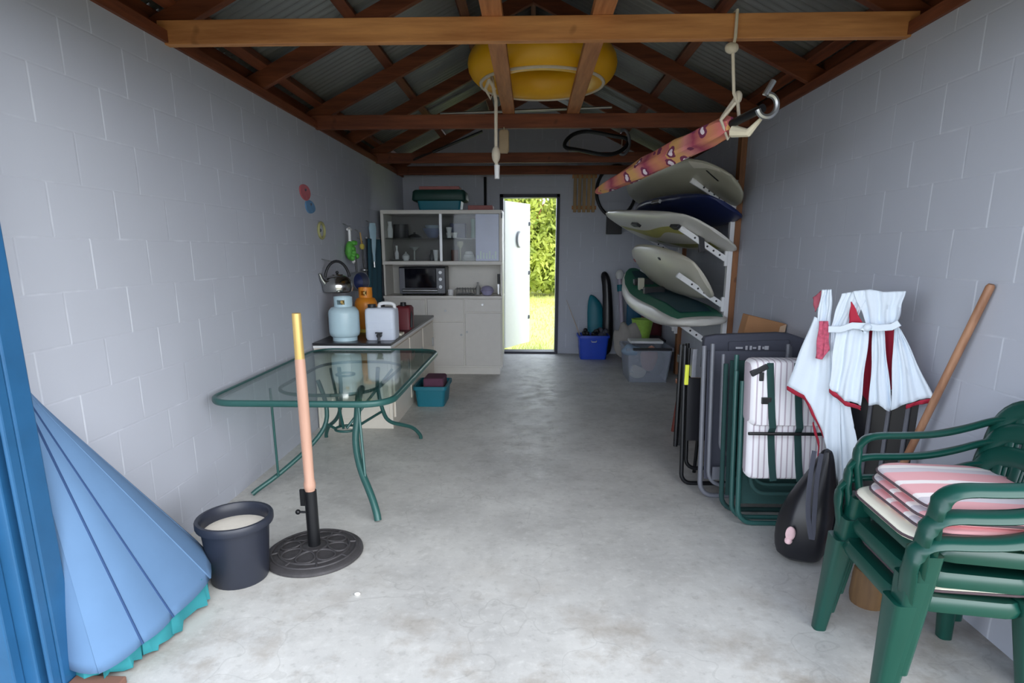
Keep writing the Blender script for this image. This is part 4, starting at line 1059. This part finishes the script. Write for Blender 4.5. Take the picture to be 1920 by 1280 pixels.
# ------------------------------------------------------------------ glass-topped table
TX0, TX1, TY0, TY1, TZ = -1.785, -.745, 3.06, 4.85, .70
tcx, tcy = (TX0+TX1)/2, (TY0+TY1)/2
t = thing('patio_table', 'rectangular glass-topped garden table with green metal frame along the left wall', 'table', V(tcx,tcy,0))
path = [V(tcx+a, tcy+b, TZ-.012) for a, b in rrect(TX1-TX0-.03, TY1-TY0-.03, .16, 8)]
MB().sweep(path, rrect(.030,.036,.012,3), loop=True).build('rim', M['tgreen'], t, smooth=60)
o = [V(tcx+a, tcy+b, TZ-.006) for a, b in rrect(TX1-TX0-.05, TY1-TY0-.05, .15, 8)]
MB().prism(o, (0,0,.006)).build('glass_top', M['tglass'], t, smooth=0)
sup = [V(tcx+a, tcy+b, TZ-.045) for a, b in rrect(.62, 1.10, .25, 6)]
MB().tube(sup, .011, 8, True).build('support_rail', M['tgreen'], t)
MB().tube([V(tcx+.06*math.cos(a), tcy+.06*math.sin(a), TZ-.03) for a in [2*PI*i/20 for i in range(20)]], .008, 8, True).build('parasol_ring', M['tgreen'], t)
MB().tube([V(tcx+.075*math.cos(a), tcy-.05+.075*math.sin(a), .30) for a in [2*PI*i/20 for i in range(20)]], .009, 8, True).build('lower_ring', M['tgreen'], t)
feet = {(-1,-1):V(-1.73,3.43,0),(1,-1):V(-.855,3.09,0),(-1,1):V(-1.66,4.60,0),(1,1):V(-.885,4.59,0)}
for (sx, sy), f in feet.items():
    ctrp = V(tcx + sx*.10, tcy + sy*.14, .31)
    if (sx, sy) == (1,-1):
        pts = [V(-1.02,3.42,TZ-.03), V(-1.025,3.37,.52), V(-1.03,3.32,.40), V(-.985,3.24,.26), V(-.90,3.15,.13), V(-.862,3.10,.05), f+V(0,0,.012)]
        pts = [V(-1.06,3.62,TZ-.05)] + pts
    elif (sx, sy) == (-1,-1):
        pts = [V(-1.42,3.85,TZ-.05), V(-1.36,3.82,.5), V(-1.36,3.80,.36), V(-1.44,3.73,.24), V(-1.60,3.55,.10), f+V(.02,.02,.03), f+V(0,0,.012)]
    elif (sx, sy) == (1,1):
        pts = [V(-1.13,4.3,TZ-.05), V(-1.15,4.32,.5), V(-1.12,4.36,.27), V(-1.08,4.40,.20), V(-1.0,4.46,.165), V(-.93,4.54,.12), f+V(0,0,.04), f+V(0,0,.012)]
    else:
        pts = [V(-1.42,4.3,TZ-.05), V(-1.42,4.32,.5), V(-1.45,4.36,.30), V(-1.52,4.45,.20), V(-1.62,4.55,.12), f+V(0,0,.04), f+V(0,0,.012)]
    r = .021 if (sx, sy) == (1,-1) else .015
    MB().tube(smoothpath(pts, 2), r, 12).build('leg', M['tgreen'], t)
# struts between the legs and the top, braces to the middle ring
q1 = V(-1.635,3.52,.09)
for a, b in ((on_y(522,892,3.52), on_y(510,768,3.52)), (V(-.945,3.20,.20), on_y(672,770,3.30)), ):
    b.z = TZ-.03
    MB().tube([a, b], .008, 8).build('strut', M['tgreen'], t)
for a, b in ((V(-1.03,3.34,.42), V(tcx+.07,tcy-.08,.30)), (V(-1.36,3.80,.36), V(tcx-.07,tcy-.06,.30)), (V(-1.13,4.36,.30), V(tcx+.06,tcy,.30)), (V(-1.45,4.36,.30), V(tcx-.06,tcy,.30)), (V(tcx,tcy-.05,.30), V(-1.0,4.2,TZ-.04)), (V(tcx-.02,tcy-.05,.30), V(-1.45,4.2,TZ-.04))):
    MB().tube([a, b], .010, 8).build('brace', M['tgreen'], t)

# ------------------------------------------------------------------ low bench along the left wall and what stands on it
BX0, BX1, BY0, BY1, BZ = -1.82, -1.175, 4.88, 7.10, .742
t = thing('low_cupboard', 'long low cream cupboard with black top along the left wall', 'cupboard', V((BX0+BX1)/2,(BY0+BY1)/2,0))
MB().box(BX0,BX1,BY0+.01,BY1,.0,BZ-.045).build('carcass', M['cream'], t, smooth=0, bevel=.004)
MB().box(BX0,BX1+.01,BY0-.005,BY1,BZ-.045,BZ-.022).build('edge_trim', M['white'], t, smooth=0, bevel=.003)
MB().box(BX0,BX1+.012,BY0-.008,BY1,BZ-.022,BZ).build('top', mat('black_laminate', C(36,36,40), .3), t, smooth=0, bevel=.003)
for i in range(3):
    y0 = BY0+.06+.70*i
    d = MB().box(BX1,BX1+.016,y0,y0+.66,.09,BZ-.06).build('door', M['cream'], t, smooth=0, bevel=.003)
    MB().box(BX1+.016,BX1+.03,y0+.56,y0+.60,.40,.50).build('handle', M['silver'], d, smooth=0, bevel=.003)
for i in range(2):
    x0 = BX0+.03+.305*i
    MB().box(x0,x0+.285,BY0-.004,BY0+.011,.09,BZ-.06).build('end_panel', M['cream'], t, smooth=0, bevel=.003)

def gas(name, label, c, R, h, col, foot, ncol):
    t = thing(name, label, 'gas bottle', c); x, y, z = c
    MB().lathe([(R*.80,.03),(R*.95,.045),(R,.075),(R,h*.62),(R*.97,h*.68),(R*.80,h*.755),(R*.45,h*.79),(.02,h*.80)], c, 36).build('tank', col, t)
    MB().lathe([(R*.78,.0),(R*.80,.0),(R*.80,.035),(R*.76,.035)], c, 32).build('foot_ring', foot, t)
    # collar: three-quarter ring with a hand slot
    mb = MB(); n = 28; ri = R*.60
    for i in range(n):
        a0, a1 = 2*PI*i/n, 2*PI*(i+1)/n
        segs = [(h*.76,h*1.0)]
        am = (a0+a1)/2
        if abs(((am - 1.5*PI + PI) % (2*PI)) - PI) < .55: segs = [(h*.76,h*.83),(h*.93,h*1.0)]
        for za, zb in segs:
            mb.loft([[V(x+r*math.cos(a), y+r*math.sin(a), z+zz) for a, r in ((a0,ri),(a0,ri-.006),(a1,ri-.006),(a1,ri))] for zz in (za,zb)])
    mb.build('collar', ncol, t, smooth=0)
    mb = MB().tube([V(x,y,z+h*.78), V(x,y,z+h*.93)], .018, 10); mb.tube([V(x,y,z+h*.88), V(x,y-.04,z+h*.88)], .012, 8); mb.build('valve', M['brass'], t)
    return t
g0 = on_z(637,629,BZ); gas('gas_bottle', 'pale blue gas bottle at the front of the black bench top', V(-1.60,5.06,BZ), .128, .372, M['gasblue'], M['gasblue'], M['gasblue'])
o_ = V(-1.56,5.62,BZ)
og = gas('gas_bottle', 'orange gas bottle with yellow foot behind the pale blue bottle', o_, .105, .415, M['gasorange'], mat('yellow_foot_ring', C(226,200,84), .5), M['gasorange'])
# jerrycan
t = thing('water_jerrycan', 'white plastic water jerrycan with carry handle and black tap', 'jerrycan', V(-1.30,5.15,BZ))
jx0, jx1, jy0, jy1 = -1.425, -1.165, 5.05, 5.25
mb = MB(); cx, cy = (jx0+jx1)/2, (jy0+jy1)/2
mb.loft([[V(cx+a*s_, cy+b*s_, BZ+z) for a, b in rrect(jx1-jx0, jy1-jy0, .035, 4)] for s_, z in ((.93,0),(1,.02),(1,.235),(.97,.26),(.86,.272))])
mb.build('tank', M['jerry'], t, smooth=50)
MB().tube(smoothpath([V(cx-.02,cy,BZ+.262), V(cx-.02,cy,BZ+.31), V(cx+.11,cy,BZ+.31), V(cx+.112,cy,BZ+.262)], 2), .016, 10).build('handle', M['white'], t)
MB().lathe([(.035,.268),(.035,.30),(.0,.30)], (cx-.085,cy,BZ), 18).build('cap', M['black'], t)
mb = MB().tube([V(cx+.0,jy0+.004,BZ+.045), V(cx+.0,jy0-.05,BZ+.045)], .020, 10); mb.tube([V(cx,jy0-.038,BZ+.045), V(cx,jy0-.045,BZ+.005)], .012, 8); mb.bar(V(cx-.03,jy0-.035,BZ+.068), V(cx+.03,jy0-.035,BZ+.068), .014, .010); mb.build('tap', M['black'], t)
for zz in (.09,.15): MB().box(jx0+.02,jx1-.02,jy0-.003,jy0+.004,BZ+zz,BZ+zz+.006).build('rib', M['jerry'], t, smooth=0)
t = thing('fuel_can', 'maroon fuel can with black spout behind the white jerrycan', 'fuel can', V(-1.26,5.85,BZ))
MB().sweep([V(-1.25,5.85,BZ), V(-1.25,5.85,BZ+.20), V(-1.25,5.85,BZ+.225)], rrect(.16,.20,.03), up=(0,1,0), scales=[(1,1),(1,1),(.8,.8)]).build('can_body', M['dred'], t, smooth=50)
MB().tube([V(-1.25,5.82,BZ+.22), V(-1.25,5.82,BZ+.26)], .028, 12).build('cap', M['black'], t)
MB().tube([V(-1.19,5.80,BZ+.20), V(-1.165,5.78,BZ+.14), V(-1.17,5.77,BZ+.02)], .014, 8).build('spout', M['black'], t)
p = MB().box(-1.26,-1.17,5.33,5.45,BZ,BZ+.022).build('tray', M['whitepad'], smooth=0, bevel=.004); tag(p, 'small cream dish cloth pad on the bench edge beside the jerrycan', 'cloth')

# kettle and utensils hanging from hooks on the left wall
def hook(t, p):
    MB().tube([V(XL+.0,p.y,p.z+.03), V(XL+.02,p.y,p.z+.025), V(p.x,p.y,p.z+.0), V(p.x+.012,p.y,p.z+.012)], .004, 6).build('hook', M['silver'], t)
kc = V(-1.70,5.26,1.135)
t = thing('kettle', 'round stainless kettle with black arched handle hanging on the left wall', 'kettle', kc)
MB().lathe([(.100,0),(.122,.010),(.130,.05),(.122,.09),(.098,.125),(.06,.145),(.03,.150)], kc, 36).build('body', M['steel'], t)
MB().lathe([(.05,.143),(.045,.155),(.015,.16)], kc, 24).build('lid', M['steel'], t)
MB().ball(kc+V(0,0,.172), .014, 12, 8).build('knob', M['black'], t)
MB().tube([kc+V(-.085,-.075,.075), kc+V(-.105,-.10,.12), kc+V(-.115,-.115,.165)], [.022,.016,.012], 10).build('spout', M['steel'], t)
ha = arc(kc+V(0,0,.09), .115, PI*.08, PI*.92, 14, (.75,.66,0), (0,0,1.55))
MB().tube(ha, .012, 10).build('handle', M['black'], t)
hook(t, V(kc.x, kc.y, kc.z+.258))
pc = on_x(668,528,-1.73)
t = thing('saucepan', 'small steel saucepan with dark inside hanging on the left wall beside the kettle', 'pan', pc)
axp = V(.75,-.62,.05).normalized()
MB().lathe([(.001,0),(.085,0),(.092,.02),(.095,.12),(.090,.12),(.086,.02),(.001,.012)], pc-axp*.03, 28, axp).build('body', M['silver'], t)
MB().lathe([(.0,.02),(.084,.02),(.084,.024)], pc-axp*.03, 24, axp).build('inner_bottom', M['navy'], t)
MB().tube([pc+axp*.02+V(0,0,.09), pc+axp*.0+V(0,0,.26)], [.010,.013], 8).build('handle', M['black'], t)
hook(t, V(-1.77, pc.y, pc.z+.265))
pc = on_x(683,506,-1.77)
t = thing('ladle', 'black handled ladle hanging right of the saucepan', 'ladle', pc)
MB().ball(pc, .035, 14, 8, (1,1,.7)).build('bowl', M['silver'], t); MB().tube([pc+V(0,0,.02), pc+V(-.01,0,.30)], .009, 8).build('handle', M['black'], t); hook(t, V(-1.785, pc.y, pc.z+.30))
pc = on_x(657,470,-1.77)
t = thing('peg_bag', 'green net bag of pegs with white hanger on the left wall', 'bag', pc)
mb = MB().ball(pc, .075, 16, 12, (.6,1,1.25))
for k in range(26): mb.ball(pc + V(random.uniform(-.03,.05), random.uniform(-.06,.06), random.uniform(-.085,.085)), random.uniform(.018,.03), 8, 6)
mb.build('net', mat('green_pegs', C(88,168,66), .6, 0, .5, 30), t)
MB().tube([pc+V(0,-.06,.20), pc+V(0,.0,.215), pc+V(0,.06,.20)], .012, 8).tube([pc+V(0,0,.21), pc+V(0,0,.08)], .014, 8).build('hanger', M['white'], t); hook(t, V(pc.x,pc.y,pc.z+.225))
MB().ball(pc+V(.03,.0,-.10), .022, 10, 8).build('tag', M['white'], t)
pc = on_x(679,462,-1.775)
t = thing('dish_brush', 'yellow dish brush hanging right of the green peg bag', 'brush', pc)
MB().ball(pc, .032, 12, 8, (.8,1,1)).build('bristles', mat('yellow_bristles', C(206,190,88), .8), t); MB().tube([pc, pc+V(0,-.05,.14)], .008, 8).build('handle', mat('wood_handle', C(196,160,100), .6), t); hook(t, V(-1.79,pc.y-.05,pc.z+.14))
pc = on_x(698,418,-1.76)
t = thing('fish_slice', 'pale blue long tapering slice hanging beside the dish cabinet', 'utensil', pc+V(0,0,-.4))
MB().sweep([pc, pc+V(0,0,-.05), pc+V(0,0,-.25), pc+V(0,0,-.34), pc+V(0,0,-.42)], rrect(.10,.022,.008), up=(1,-.6,0), scales=[(.75,1),(1,1),(.62,1),(.25,1),(.2,1)]).build('blade', M['paleblue'], t, smooth=50)
MB().tube([pc+V(0,0,-.40), pc+V(0,0,-.48)], .012, 8).build('tip', M['silver'], t); hook(t, V(pc.x-.01,pc.y,pc.z-.005))
# towel on the wall
y0 = 6.95
t = thing('towel', 'dark teal towel hanging on the left wall behind the bench end', 'towel', V(-1.79,6.9,.85))
mb = MB().grid(lambda u, v: V(-1.80+.018*math.sin(u*14)+.02*(1-v), 6.62+.50*u, 1.62-.72*v), 20, 12); mb.build('cloth', M['tealtowel'], t, smooth=80, solid=.012)
MB().tube([V(-1.79,6.60,1.63), V(-1.79,7.14,1.63)], .010, 8).build('rail', M['silver'], t)
# little wall ornaments
def ornament(name, label, pts, mt, eye=True):
    c = sum(pts, V(0,0,0))/len(pts); t = thing(name, label, 'ornament', c)
    MB().prism(smoothpath(pts, 2, True), (.012,0,0)).build('plaque', mt, t, smooth=30, bevel=.003)
    MB().ball(c+V(.014,0,.02), .010, 8, 6).build('eye', M['dgrey'], t)
def wx(*pp): return [on_x(x, y, XL-.001) for x, y in pp]
ornament('fish_ornament', 'small red fish ornament on the left wall, highest of three', wx((560,348),(568,344),(578,352),(581,368),(574,378),(566,372),(561,362)), M['sticker_r'])
ornament('fish_ornament', 'small blue fish ornament on the left wall, below the red one', wx((570,377),(580,374),(588,384),(590,396),(580,402),(573,394)), M['sticker_b'])
c = on_x(603,432,XL+.012); t = thing('ring_ornament', 'small olive ring ornament on the left wall, lowest of three', 'ornament', c)
MB().tube([c+V(0,.075*math.cos(a),.065*math.sin(a)) for a in [2*PI*i/24 for i in range(24)]], .012, 8, True).build('ring', M['sticker_y'], t); MB().ball(c+V(0,-.045,.0), .016, 8, 6).build('bead', M['dgrey'], t)

# blue crate on the floor beside the bench
t = tub('crate', 'teal blue plastic crate on the floor under the table end', 'crate', -1.135,-.83,5.62,6.05,0,.20,M['teal'],.02)
MB().box(-1.06,-.86,5.70,5.98,.10,.27).build('bundle', mat('plum_cloth', C(98,60,82), .9, 0, .2), t, smooth=0, bevel=.02, )

# ------------------------------------------------------------------ white dish cabinet against the back left
KX0, KX1, KY, KD = -1.772, -.347, 7.18, .46
T = .022
t = thing('dish_cabinet', 'tall off-white kitchen cabinet with glass-fronted top, beside the back door', 'cabinet', V((KX0+KX1)/2,KY+KD/2,0))
Hm = M['hutch']
mb = MB().box(KX0,KX1,KY+.02,KY+KD,.09,.935).box(KX0+.03,KX1-.03,KY+.05,KY+KD,0,.09); mb.build('base_unit', Hm, t, smooth=0, bevel=.004)
MB().box(KX0-.004,KX1+.004,KY-.012,KY+KD,.935,.965).build('worktop', Hm, t, smooth=0, bevel=.004)
mb = MB()
for x in (KX0, KX1-T): mb.box(x,x+T,KY+.04,KY+KD,.965,1.33)
mb.box(KX0,KX1,KY+KD-.012,KY+KD,.965,1.34)
mb.build('back_panel', Hm, t, smooth=0, bevel=.003)
MB().box(KX0,KX1,KY+KD-.012,KY+KD,1.34,1.955).build('case_back', mat('shaded_case_back', C(112,108,106), .6, 0, .1), t, smooth=0)  # shade inside the case is put into this darker colour
mb = MB().box(KX0,KX1,KY,KY+KD-.013,1.33,1.372).box(KX0,KX1,KY,KY+KD-.013,1.912,1.955)
for x in (KX0, KX1-.035): mb.box(x,x+.035,KY,KY+KD-.013,1.372,1.912)
mb.build('display_case', Hm, t, smooth=0, bevel=.003)
MB().box(KX0+.036,KX1-.036,KY+.06,KY+KD-.014,1.628,1.642).build('shelf', M['cglass'], t, smooth=0)
MB().box(KX0+.036,-1.05,KY+.022,KY+.028,1.372,1.912).build('glass_door', M['cglass'], t, smooth=0)
gd = MB().box(-1.08,-.655,KY+.034,KY+.040,1.372,1.912).build('glass_door', M['cglass'], t, smooth=0)
MB().box(-1.085,-1.055,KY+.018,KY+.032,1.372,1.912).build('door_edge', M['silver'], t, smooth=0)
pd = MB().box(-.66,-.385,KY+.012,KY+.030,1.374,1.910).build('reflection_panel', mat('pale_blue_reflection', C(196,206,232), .3, 0, .10, 5), t, smooth=0, bevel=.002)  # bright entrance mirrored in the glass, built as a pale solid panel
mb = MB()
for i in range(7): mb.box(-.645+.035*i, -.645+.035*i+.020, KY+.009, KY+.0125, 1.40, 1.44+.05*abs(math.sin(i*1.9)))
mb.build('reflected_horizon', mat('white_aqua_reflection', C(214,232,234), .4), pd, smooth=0)  # lower edge of the mirrored view, put in as pale bars
def kdoor(x0, x1, z0, z1, name, knob):
    d = MB().box(x0,x1,KY,KY+.020,z0,z1).build(name, M['hutchd'], t, smooth=0, bevel=.005)
    if knob: MB().tube([V(knob[0],KY,knob[1]), V(knob[0],KY-.022,knob[1])], [.009,.014], 12).build('knob', M['silver'], d)
kdoor(-1.765,-1.275,.12,.92,'door',(-1.31,.55))
kdoor(-1.255,-.815,.665,.925,'drawer',(-1.03,.79))
kdoor(-1.255,-.815,.115,.650,'door',(-.845,.50))
kdoor(-.80,-.36,.775,.925,'drawer',(-.585,.862))
kdoor(-.80,-.36,.115,.760,'door',(-.775,.535))
MB().tube([V(KX1-.005,KY-.008,1.86), V(KX1-.005,KY-.008,1.92)], .009, 8).build('hinge', M['silver'], t)

# toaster oven in the niche
ox0, ox1, oy = -1.59, -1.03, KY+.035
t = thing('toaster_oven', 'black and silver toaster oven in the cabinet niche', 'oven', V((ox0+ox1)/2,oy+.15,.965))
MB().box(ox0,ox1,oy+.014,oy+.32,.985,1.305).build('case', M['blackm'], t, smooth=0, bevel=.010)
MB().box(ox0+.005,ox0+.07,oy,oy+.014,.99,1.29).build('side_panel', M['grey'], t, smooth=0, bevel=.004)
fp = MB().box(ox1-.11,ox1-.005,oy,oy+.014,.99,1.29).build('control_panel', mat('dark_silver_panel', C(98,100,104), .4, .5), t, smooth=0, bevel=.004)
for z in (1.07,1.16,1.24): MB().lathe([(.022,0),(.020,.016),(.0,.016)], (ox1-.057,oy,z), 16, (0,-1,0)).build('knob', M['silver'], fp)
dd = MB().box(ox0+.075,ox1-.115,oy-.004,oy+.013,1.06,1.285).build('glass_door', mat('black_oven_glass', C(10,12,22), .08), t, smooth=0, bevel=.004)
MB().tube([V(ox0+.05,oy-.03,1.028), V(ox1-.09,oy-.03,1.028)], .022, 12).build('handle', M['silver'], t)
MB().box(ox0+.06,ox1-.10,oy-.004,oy+.013,.992,1.055).build('lower_panel', M['grey'], t, smooth=0)
for x in (ox0+.05, ox1-.05): MB().lathe([(.02,0),(.024,.02)], (x,oy+.05,.965), 12).build('foot', M['black'], t)
for x in (ox0+.05, ox1-.05): MB().lathe([(.02,0),(.024,.02)], (x,oy+.27,.965), 12).build('foot', M['black'], t)

# things on the worktop to the right of the oven
def lobj(name, label, cat, prof, c, mt, n=20, group=None, extra=None, solid=0):
    p = MB().lathe(prof, c, n).build(name, mt, origin=c)
    return tag(p, label, cat, group)
WZ, WY = .965, KY+.10
lobj('mug', 'small white mug beside the oven on the cabinet worktop', 'mug', [(.03,0),(.035,.07),(.031,.07),(.027,.005)], V(-.975,WY-.02,WZ), M['white'])
t = thing('dish_rack', 'small grey wire dish rack on the cabinet worktop', 'dish rack', V(-.80,WY+.05,WZ))
MB().tube([V(-.80+a,WY+.05+b,WZ+.075) for a, b in rrect(.24,.20,.03)], .005, 6, True).tube([V(-.80+a,WY+.05+b,WZ+.006) for a, b in rrect(.22,.18,.03)], .005, 6, True).build('frame', M['silver'], t)
for i in range(7): MB().tube([V(-.90+.033*i,WY-.04,WZ+.006), V(-.90+.033*i,WY+.0,WZ+.095), V(-.90+.033*i,WY+.14,WZ+.006)], .003, 6).build('wire', M['silver'], t)
lobj('plate', 'pale grey plate lying in the wire dish rack', 'plate', [(.0,.0),(.05,.0),(.085,.012),(.083,.015),(.05,.004),(.0,.004)], V(-.80,WY+.05,WZ+.012), mat('grey_ceramic', C(176,178,182), .3))
lobj('bottle', 'small grey bottle standing behind the dish rack on the worktop', 'bottle', [(.03,0),(.032,.08),(.012,.12),(.012,.15),(.0,.15)], V(-.66,WY+.16,WZ), mat('grey_plastic', C(160,160,158), .4))
lobj('bowl', 'lilac bowl on the right end of the worktop', 'bowl', [(.03,0),(.05,.005),(.085,.06),(.081,.06),(.046,.01),(.0,.008)], V(-.535,WY,WZ), M['lilac'], 28)
lobj('bowl', 'upturned lilac bowl resting on the other lilac bowl', 'bowl', [(.082,.062),(.06,.10),(.02,.115),(.0,.115)], V(-.535,WY,WZ), M['lilac'], 28)
t = thing('kitchen_knife', 'black handled knife hanging on the right side wall of the niche', 'knife', V(-.395,WY,1.03))
MB().sweep([V(-.395,WY,1.22), V(-.395,WY,1.10)], rrect(.030,.022,.008), up=(0,1,0)).build('handle', M['black'], t, smooth=50); MB().prism([V(-.39,WY,1.10), V(-.41,WY,1.10), V(-.405,WY,.98), V(-.393,WY,.98)], (0,.003,0)).build('blade', M['silver'], t, smooth=0)
MB().tube([V(KX1-T,WY,1.21), V(-.395,WY,1.21)], .004, 6).build('hook', M['silver'], t)

# glassware and crockery in the display case
LZ, UZ, GY = 1.3725, 1.6425, KY+.17
glassm = milky('pale_glassware', C(206,212,206), .55)
bot = [(.028,0),(.030,.06),(.014,.09),(.013,.13),(.0,.13)]
lobj('jug', 'tall white jug on the upper shelf, far left behind the glass', 'jug', [(.03,0),(.034,.10),(.022,.15),(.028,.19),(.024,.19),(.018,.15)], V(-1.70,GY,UZ), M['white'])
lobj('pot', 'black cooking pot on the upper shelf behind the glass', 'pot', [(.085,0),(.09,.02),(.09,.16),(.085,.16),(.082,.01)], V(-1.585,GY+.08,UZ), M['black'], 28)
lobj('pan_lid', 'black pan lid leaning flat on the upper shelf, right of the black pot', 'lid', [(.08,0),(.09,.012),(.05,.04),(.012,.05),(.014,.07),(.0,.07)], V(-1.42,GY+.06,UZ), M['blackm'], 28)
lobj('bowl', 'blue-grey bowl on the upper shelf behind the glass', 'bowl', [(.04,0),(.06,.01),(.12,.11),(.116,.11),(.05,.015)], V(-1.19,GY,UZ), M['bluegrey'], 28)
lobj('bowl', 'pale bowl sitting inside the blue-grey bowl on the upper shelf', 'bowl', [(.03,.05),(.05,.06),(.09,.145),(.086,.145),(.04,.06)], V(-1.19,GY,UZ), mat('pale_blue_ceramic', C(176,192,206), .3), 28)
for k, (x, z) in enumerate(((-.985,0),(-.985,.062),(-.92,0))):
    lobj('cup', ['white cup on the upper shelf left of the navy box, lower of a pair','white cup stacked on another cup on the upper shelf','white cup on the upper shelf right next to the navy box'][k], 'cup', [(.025,0),(.036,.06),(.033,.06),(.022,.005)], V(x,GY-.04,UZ+z), M['white'], group='white cups')
p = MB().box(-.985,-.80,GY+.04,GY+.16,UZ,UZ+.17).build('box', M['navy'], smooth=0, bevel=.004); tag(p, 'navy blue box on the upper shelf behind the white cups', 'box')
lobj('vase', 'tall pale green glass vase on the upper shelf, right end', 'vase', [(.03,0),(.028,.05),(.022,.12),(.034,.22),(.030,.22),(.018,.12)], V(-.70,GY,UZ), milky('green_glass', C(150,190,176), .6))
lobj('bottle', 'slim white bottle on the lower shelf, far left behind the glass', 'bottle', [(.022,0),(.024,.07),(.010,.11),(.014,.16),(.0,.16)], V(-1.63,GY,LZ+.02), M['white'])
lobj('plate', 'grey plate under the slim white bottle on the lower shelf', 'plate', [(.0,0),(.06,0),(.10,.014),(.098,.018),(.06,.006),(.0,.006)], V(-1.63,GY,LZ), mat('pewter_plate', C(150,150,146), .35, .3), 28)
lobj('sugar_bowl', 'round white lidded sugar bowl on the lower shelf', 'sugar bowl', [(.025,0),(.045,.03),(.045,.06),(.02,.085),(.01,.09),(.012,.105),(.0,.11)], V(-1.515,GY-.03,LZ), M['white'])
lobj('glass_stand', 'stemmed pale glass dish on the lower shelf', 'glass dish', [(.04,0),(.012,.01),(.010,.12),(.06,.16),(.056,.165),(.0,.13)], V(-1.415,GY,LZ), glassm, 24)
lobj('bottle', 'small dark bottle on the lower shelf left of the white beaker', 'bottle', bot, V(-1.215,GY+.03,LZ), M['black'])
lobj('beaker', 'tall white beaker on the lower shelf near the middle', 'beaker', [(.026,0),(.034,.13),(.031,.13),(.022,.005)], V(-1.155,GY,LZ), M['white'])
lobj('goblet', 'yellowish glass goblet on the lower shelf right of the middle edge', 'goblet', [(.03,0),(.008,.008),(.008,.14),(.04,.19),(.036,.23),(.032,.23),(.030,.19),(.0,.15)], V(-.86,GY,LZ), milky('straw_glass', C(206,204,176), .6), 24)
for k in range(6):
    lobj('plate', 'white plate in the stack on the lower shelf, right end' , 'plate', [(.0,0),(.06,0),(.09-.006*k,.012),(.088-.006*k,.015),(.06-.006*k,.005),(.0,.005)], V(-.755,GY,LZ+.012*k), M['white'], 28, group='stacked white plates in the display case')
lobj('bowl', 'white bowl upturned on the stacked white plates', 'bowl', [(.055,.08),(.045,.11),(.02,.118),(.0,.118)], V(-.755,GY,LZ), M['white'], 24)
lobj('canister', 'brown canister on the lower shelf behind the yellowish goblet', 'canister', [(.045,0),(.045,.12),(.04,.13),(.0,.13)], V(-.94,GY+.1,LZ), mat('brown_canister', C(110,74,62), .5))

# on top of the cabinet
tt = tub('storage_crate', 'teal storage crate with dark green lid on top of the dish cabinet', 'crate', -1.345,-.83,7.24,7.56,1.957,2.06,M['teal'],.015, rim=False)
MB().sweep([V(-1.088,7.40,2.06),V(-1.088,7.40,2.075),V(-1.088,7.40,2.165),V(-1.088,7.40,2.185)], rrect(.64,.37,.05), up=(0,1,0), scales=[(.94,.94),(1,1),(.97,.97),(.90,.90)]).build('lid', mat('dark_green_lid', C(18,62,56), .5), tt, smooth=50)
p = MB().box(-1.32,-.85,7.25,7.52,2.186,2.225).build('folder', M['pinkish'], smooth=0, bevel=.006); tag(p, 'flat dusty pink folder lying on the teal storage crate lid', 'folder')
p = MB().box(-.75,-.46,7.24,7.5,1.957,2.01).build('flat_box', M['pinkish'], smooth=0, bevel=.006); tag(p, 'flat pinkish box on the right end of the cabinet top', 'box')

# ------------------------------------------------------------------ light: overcast sky with a soft sun from behind on the right
w = bpy.data.worlds.new('world'); S.world = w; w.use_nodes = True
nt = w.node_tree; bg = nt.nodes['Background']
tc = nt.nodes.new('ShaderNodeTexCoord'); sp = nt.nodes.new('ShaderNodeSeparateXYZ'); nt.links.new(tc.outputs['Generated'], sp.inputs[0])
c = ramp(nt, math_(nt, 'ADD', math_(nt, 'MULTIPLY', sp.outputs['Z'], .5), .5), [(.45,C(200,206,214)),(.55,C(222,230,242)),(1,C(206,220,244))])
nt.links.new(c, bg.inputs[0])
hz = math_(nt, 'MAXIMUM', math_(nt, 'SUBTRACT', 1.0, math_(nt, 'MULTIPLY', math_(nt, 'ABSOLUTE', sp.outputs['Z']), 2.6)), 0.0)   # brighter towards the horizon
by = math_(nt, 'MAXIMUM', sp.outputs['Y'], 0.0)                    # the sky is brighter beyond the back door
nt.links.new(math_(nt, 'ADD', math_(nt, 'ADD', .80, math_(nt, 'MULTIPLY', hz, 1.9)), math_(nt, 'MULTIPLY', by, 1.5)), bg.inputs[1])
sl = bpy.data.lights.new('sun', 'SUN'); sl.energy = 1.35; sl.angle = math.radians(70); sl.color = (1,.985,.95)
so = bpy.data.objects.new('sun', sl); COL.objects.link(so)
so.rotation_euler = (V(.55,-.62,.56)).normalized().to_track_quat('Z','Y').to_euler()
S.view_settings.view_transform = 'Standard'; S.view_settings.look = 'None'
S.view_settings.gamma = 1; S.view_settings.exposure = 1.45; S.view_settings.use_curve_mapping = False
try:
    S.cycles.use_denoising = True
    S.cycles.max_bounces = 12; S.cycles.diffuse_bounces = 10; S.cycles.transparent_max_bounces = 16
    S.cycles.sample_clamp_indirect = 6
except Exception: pass
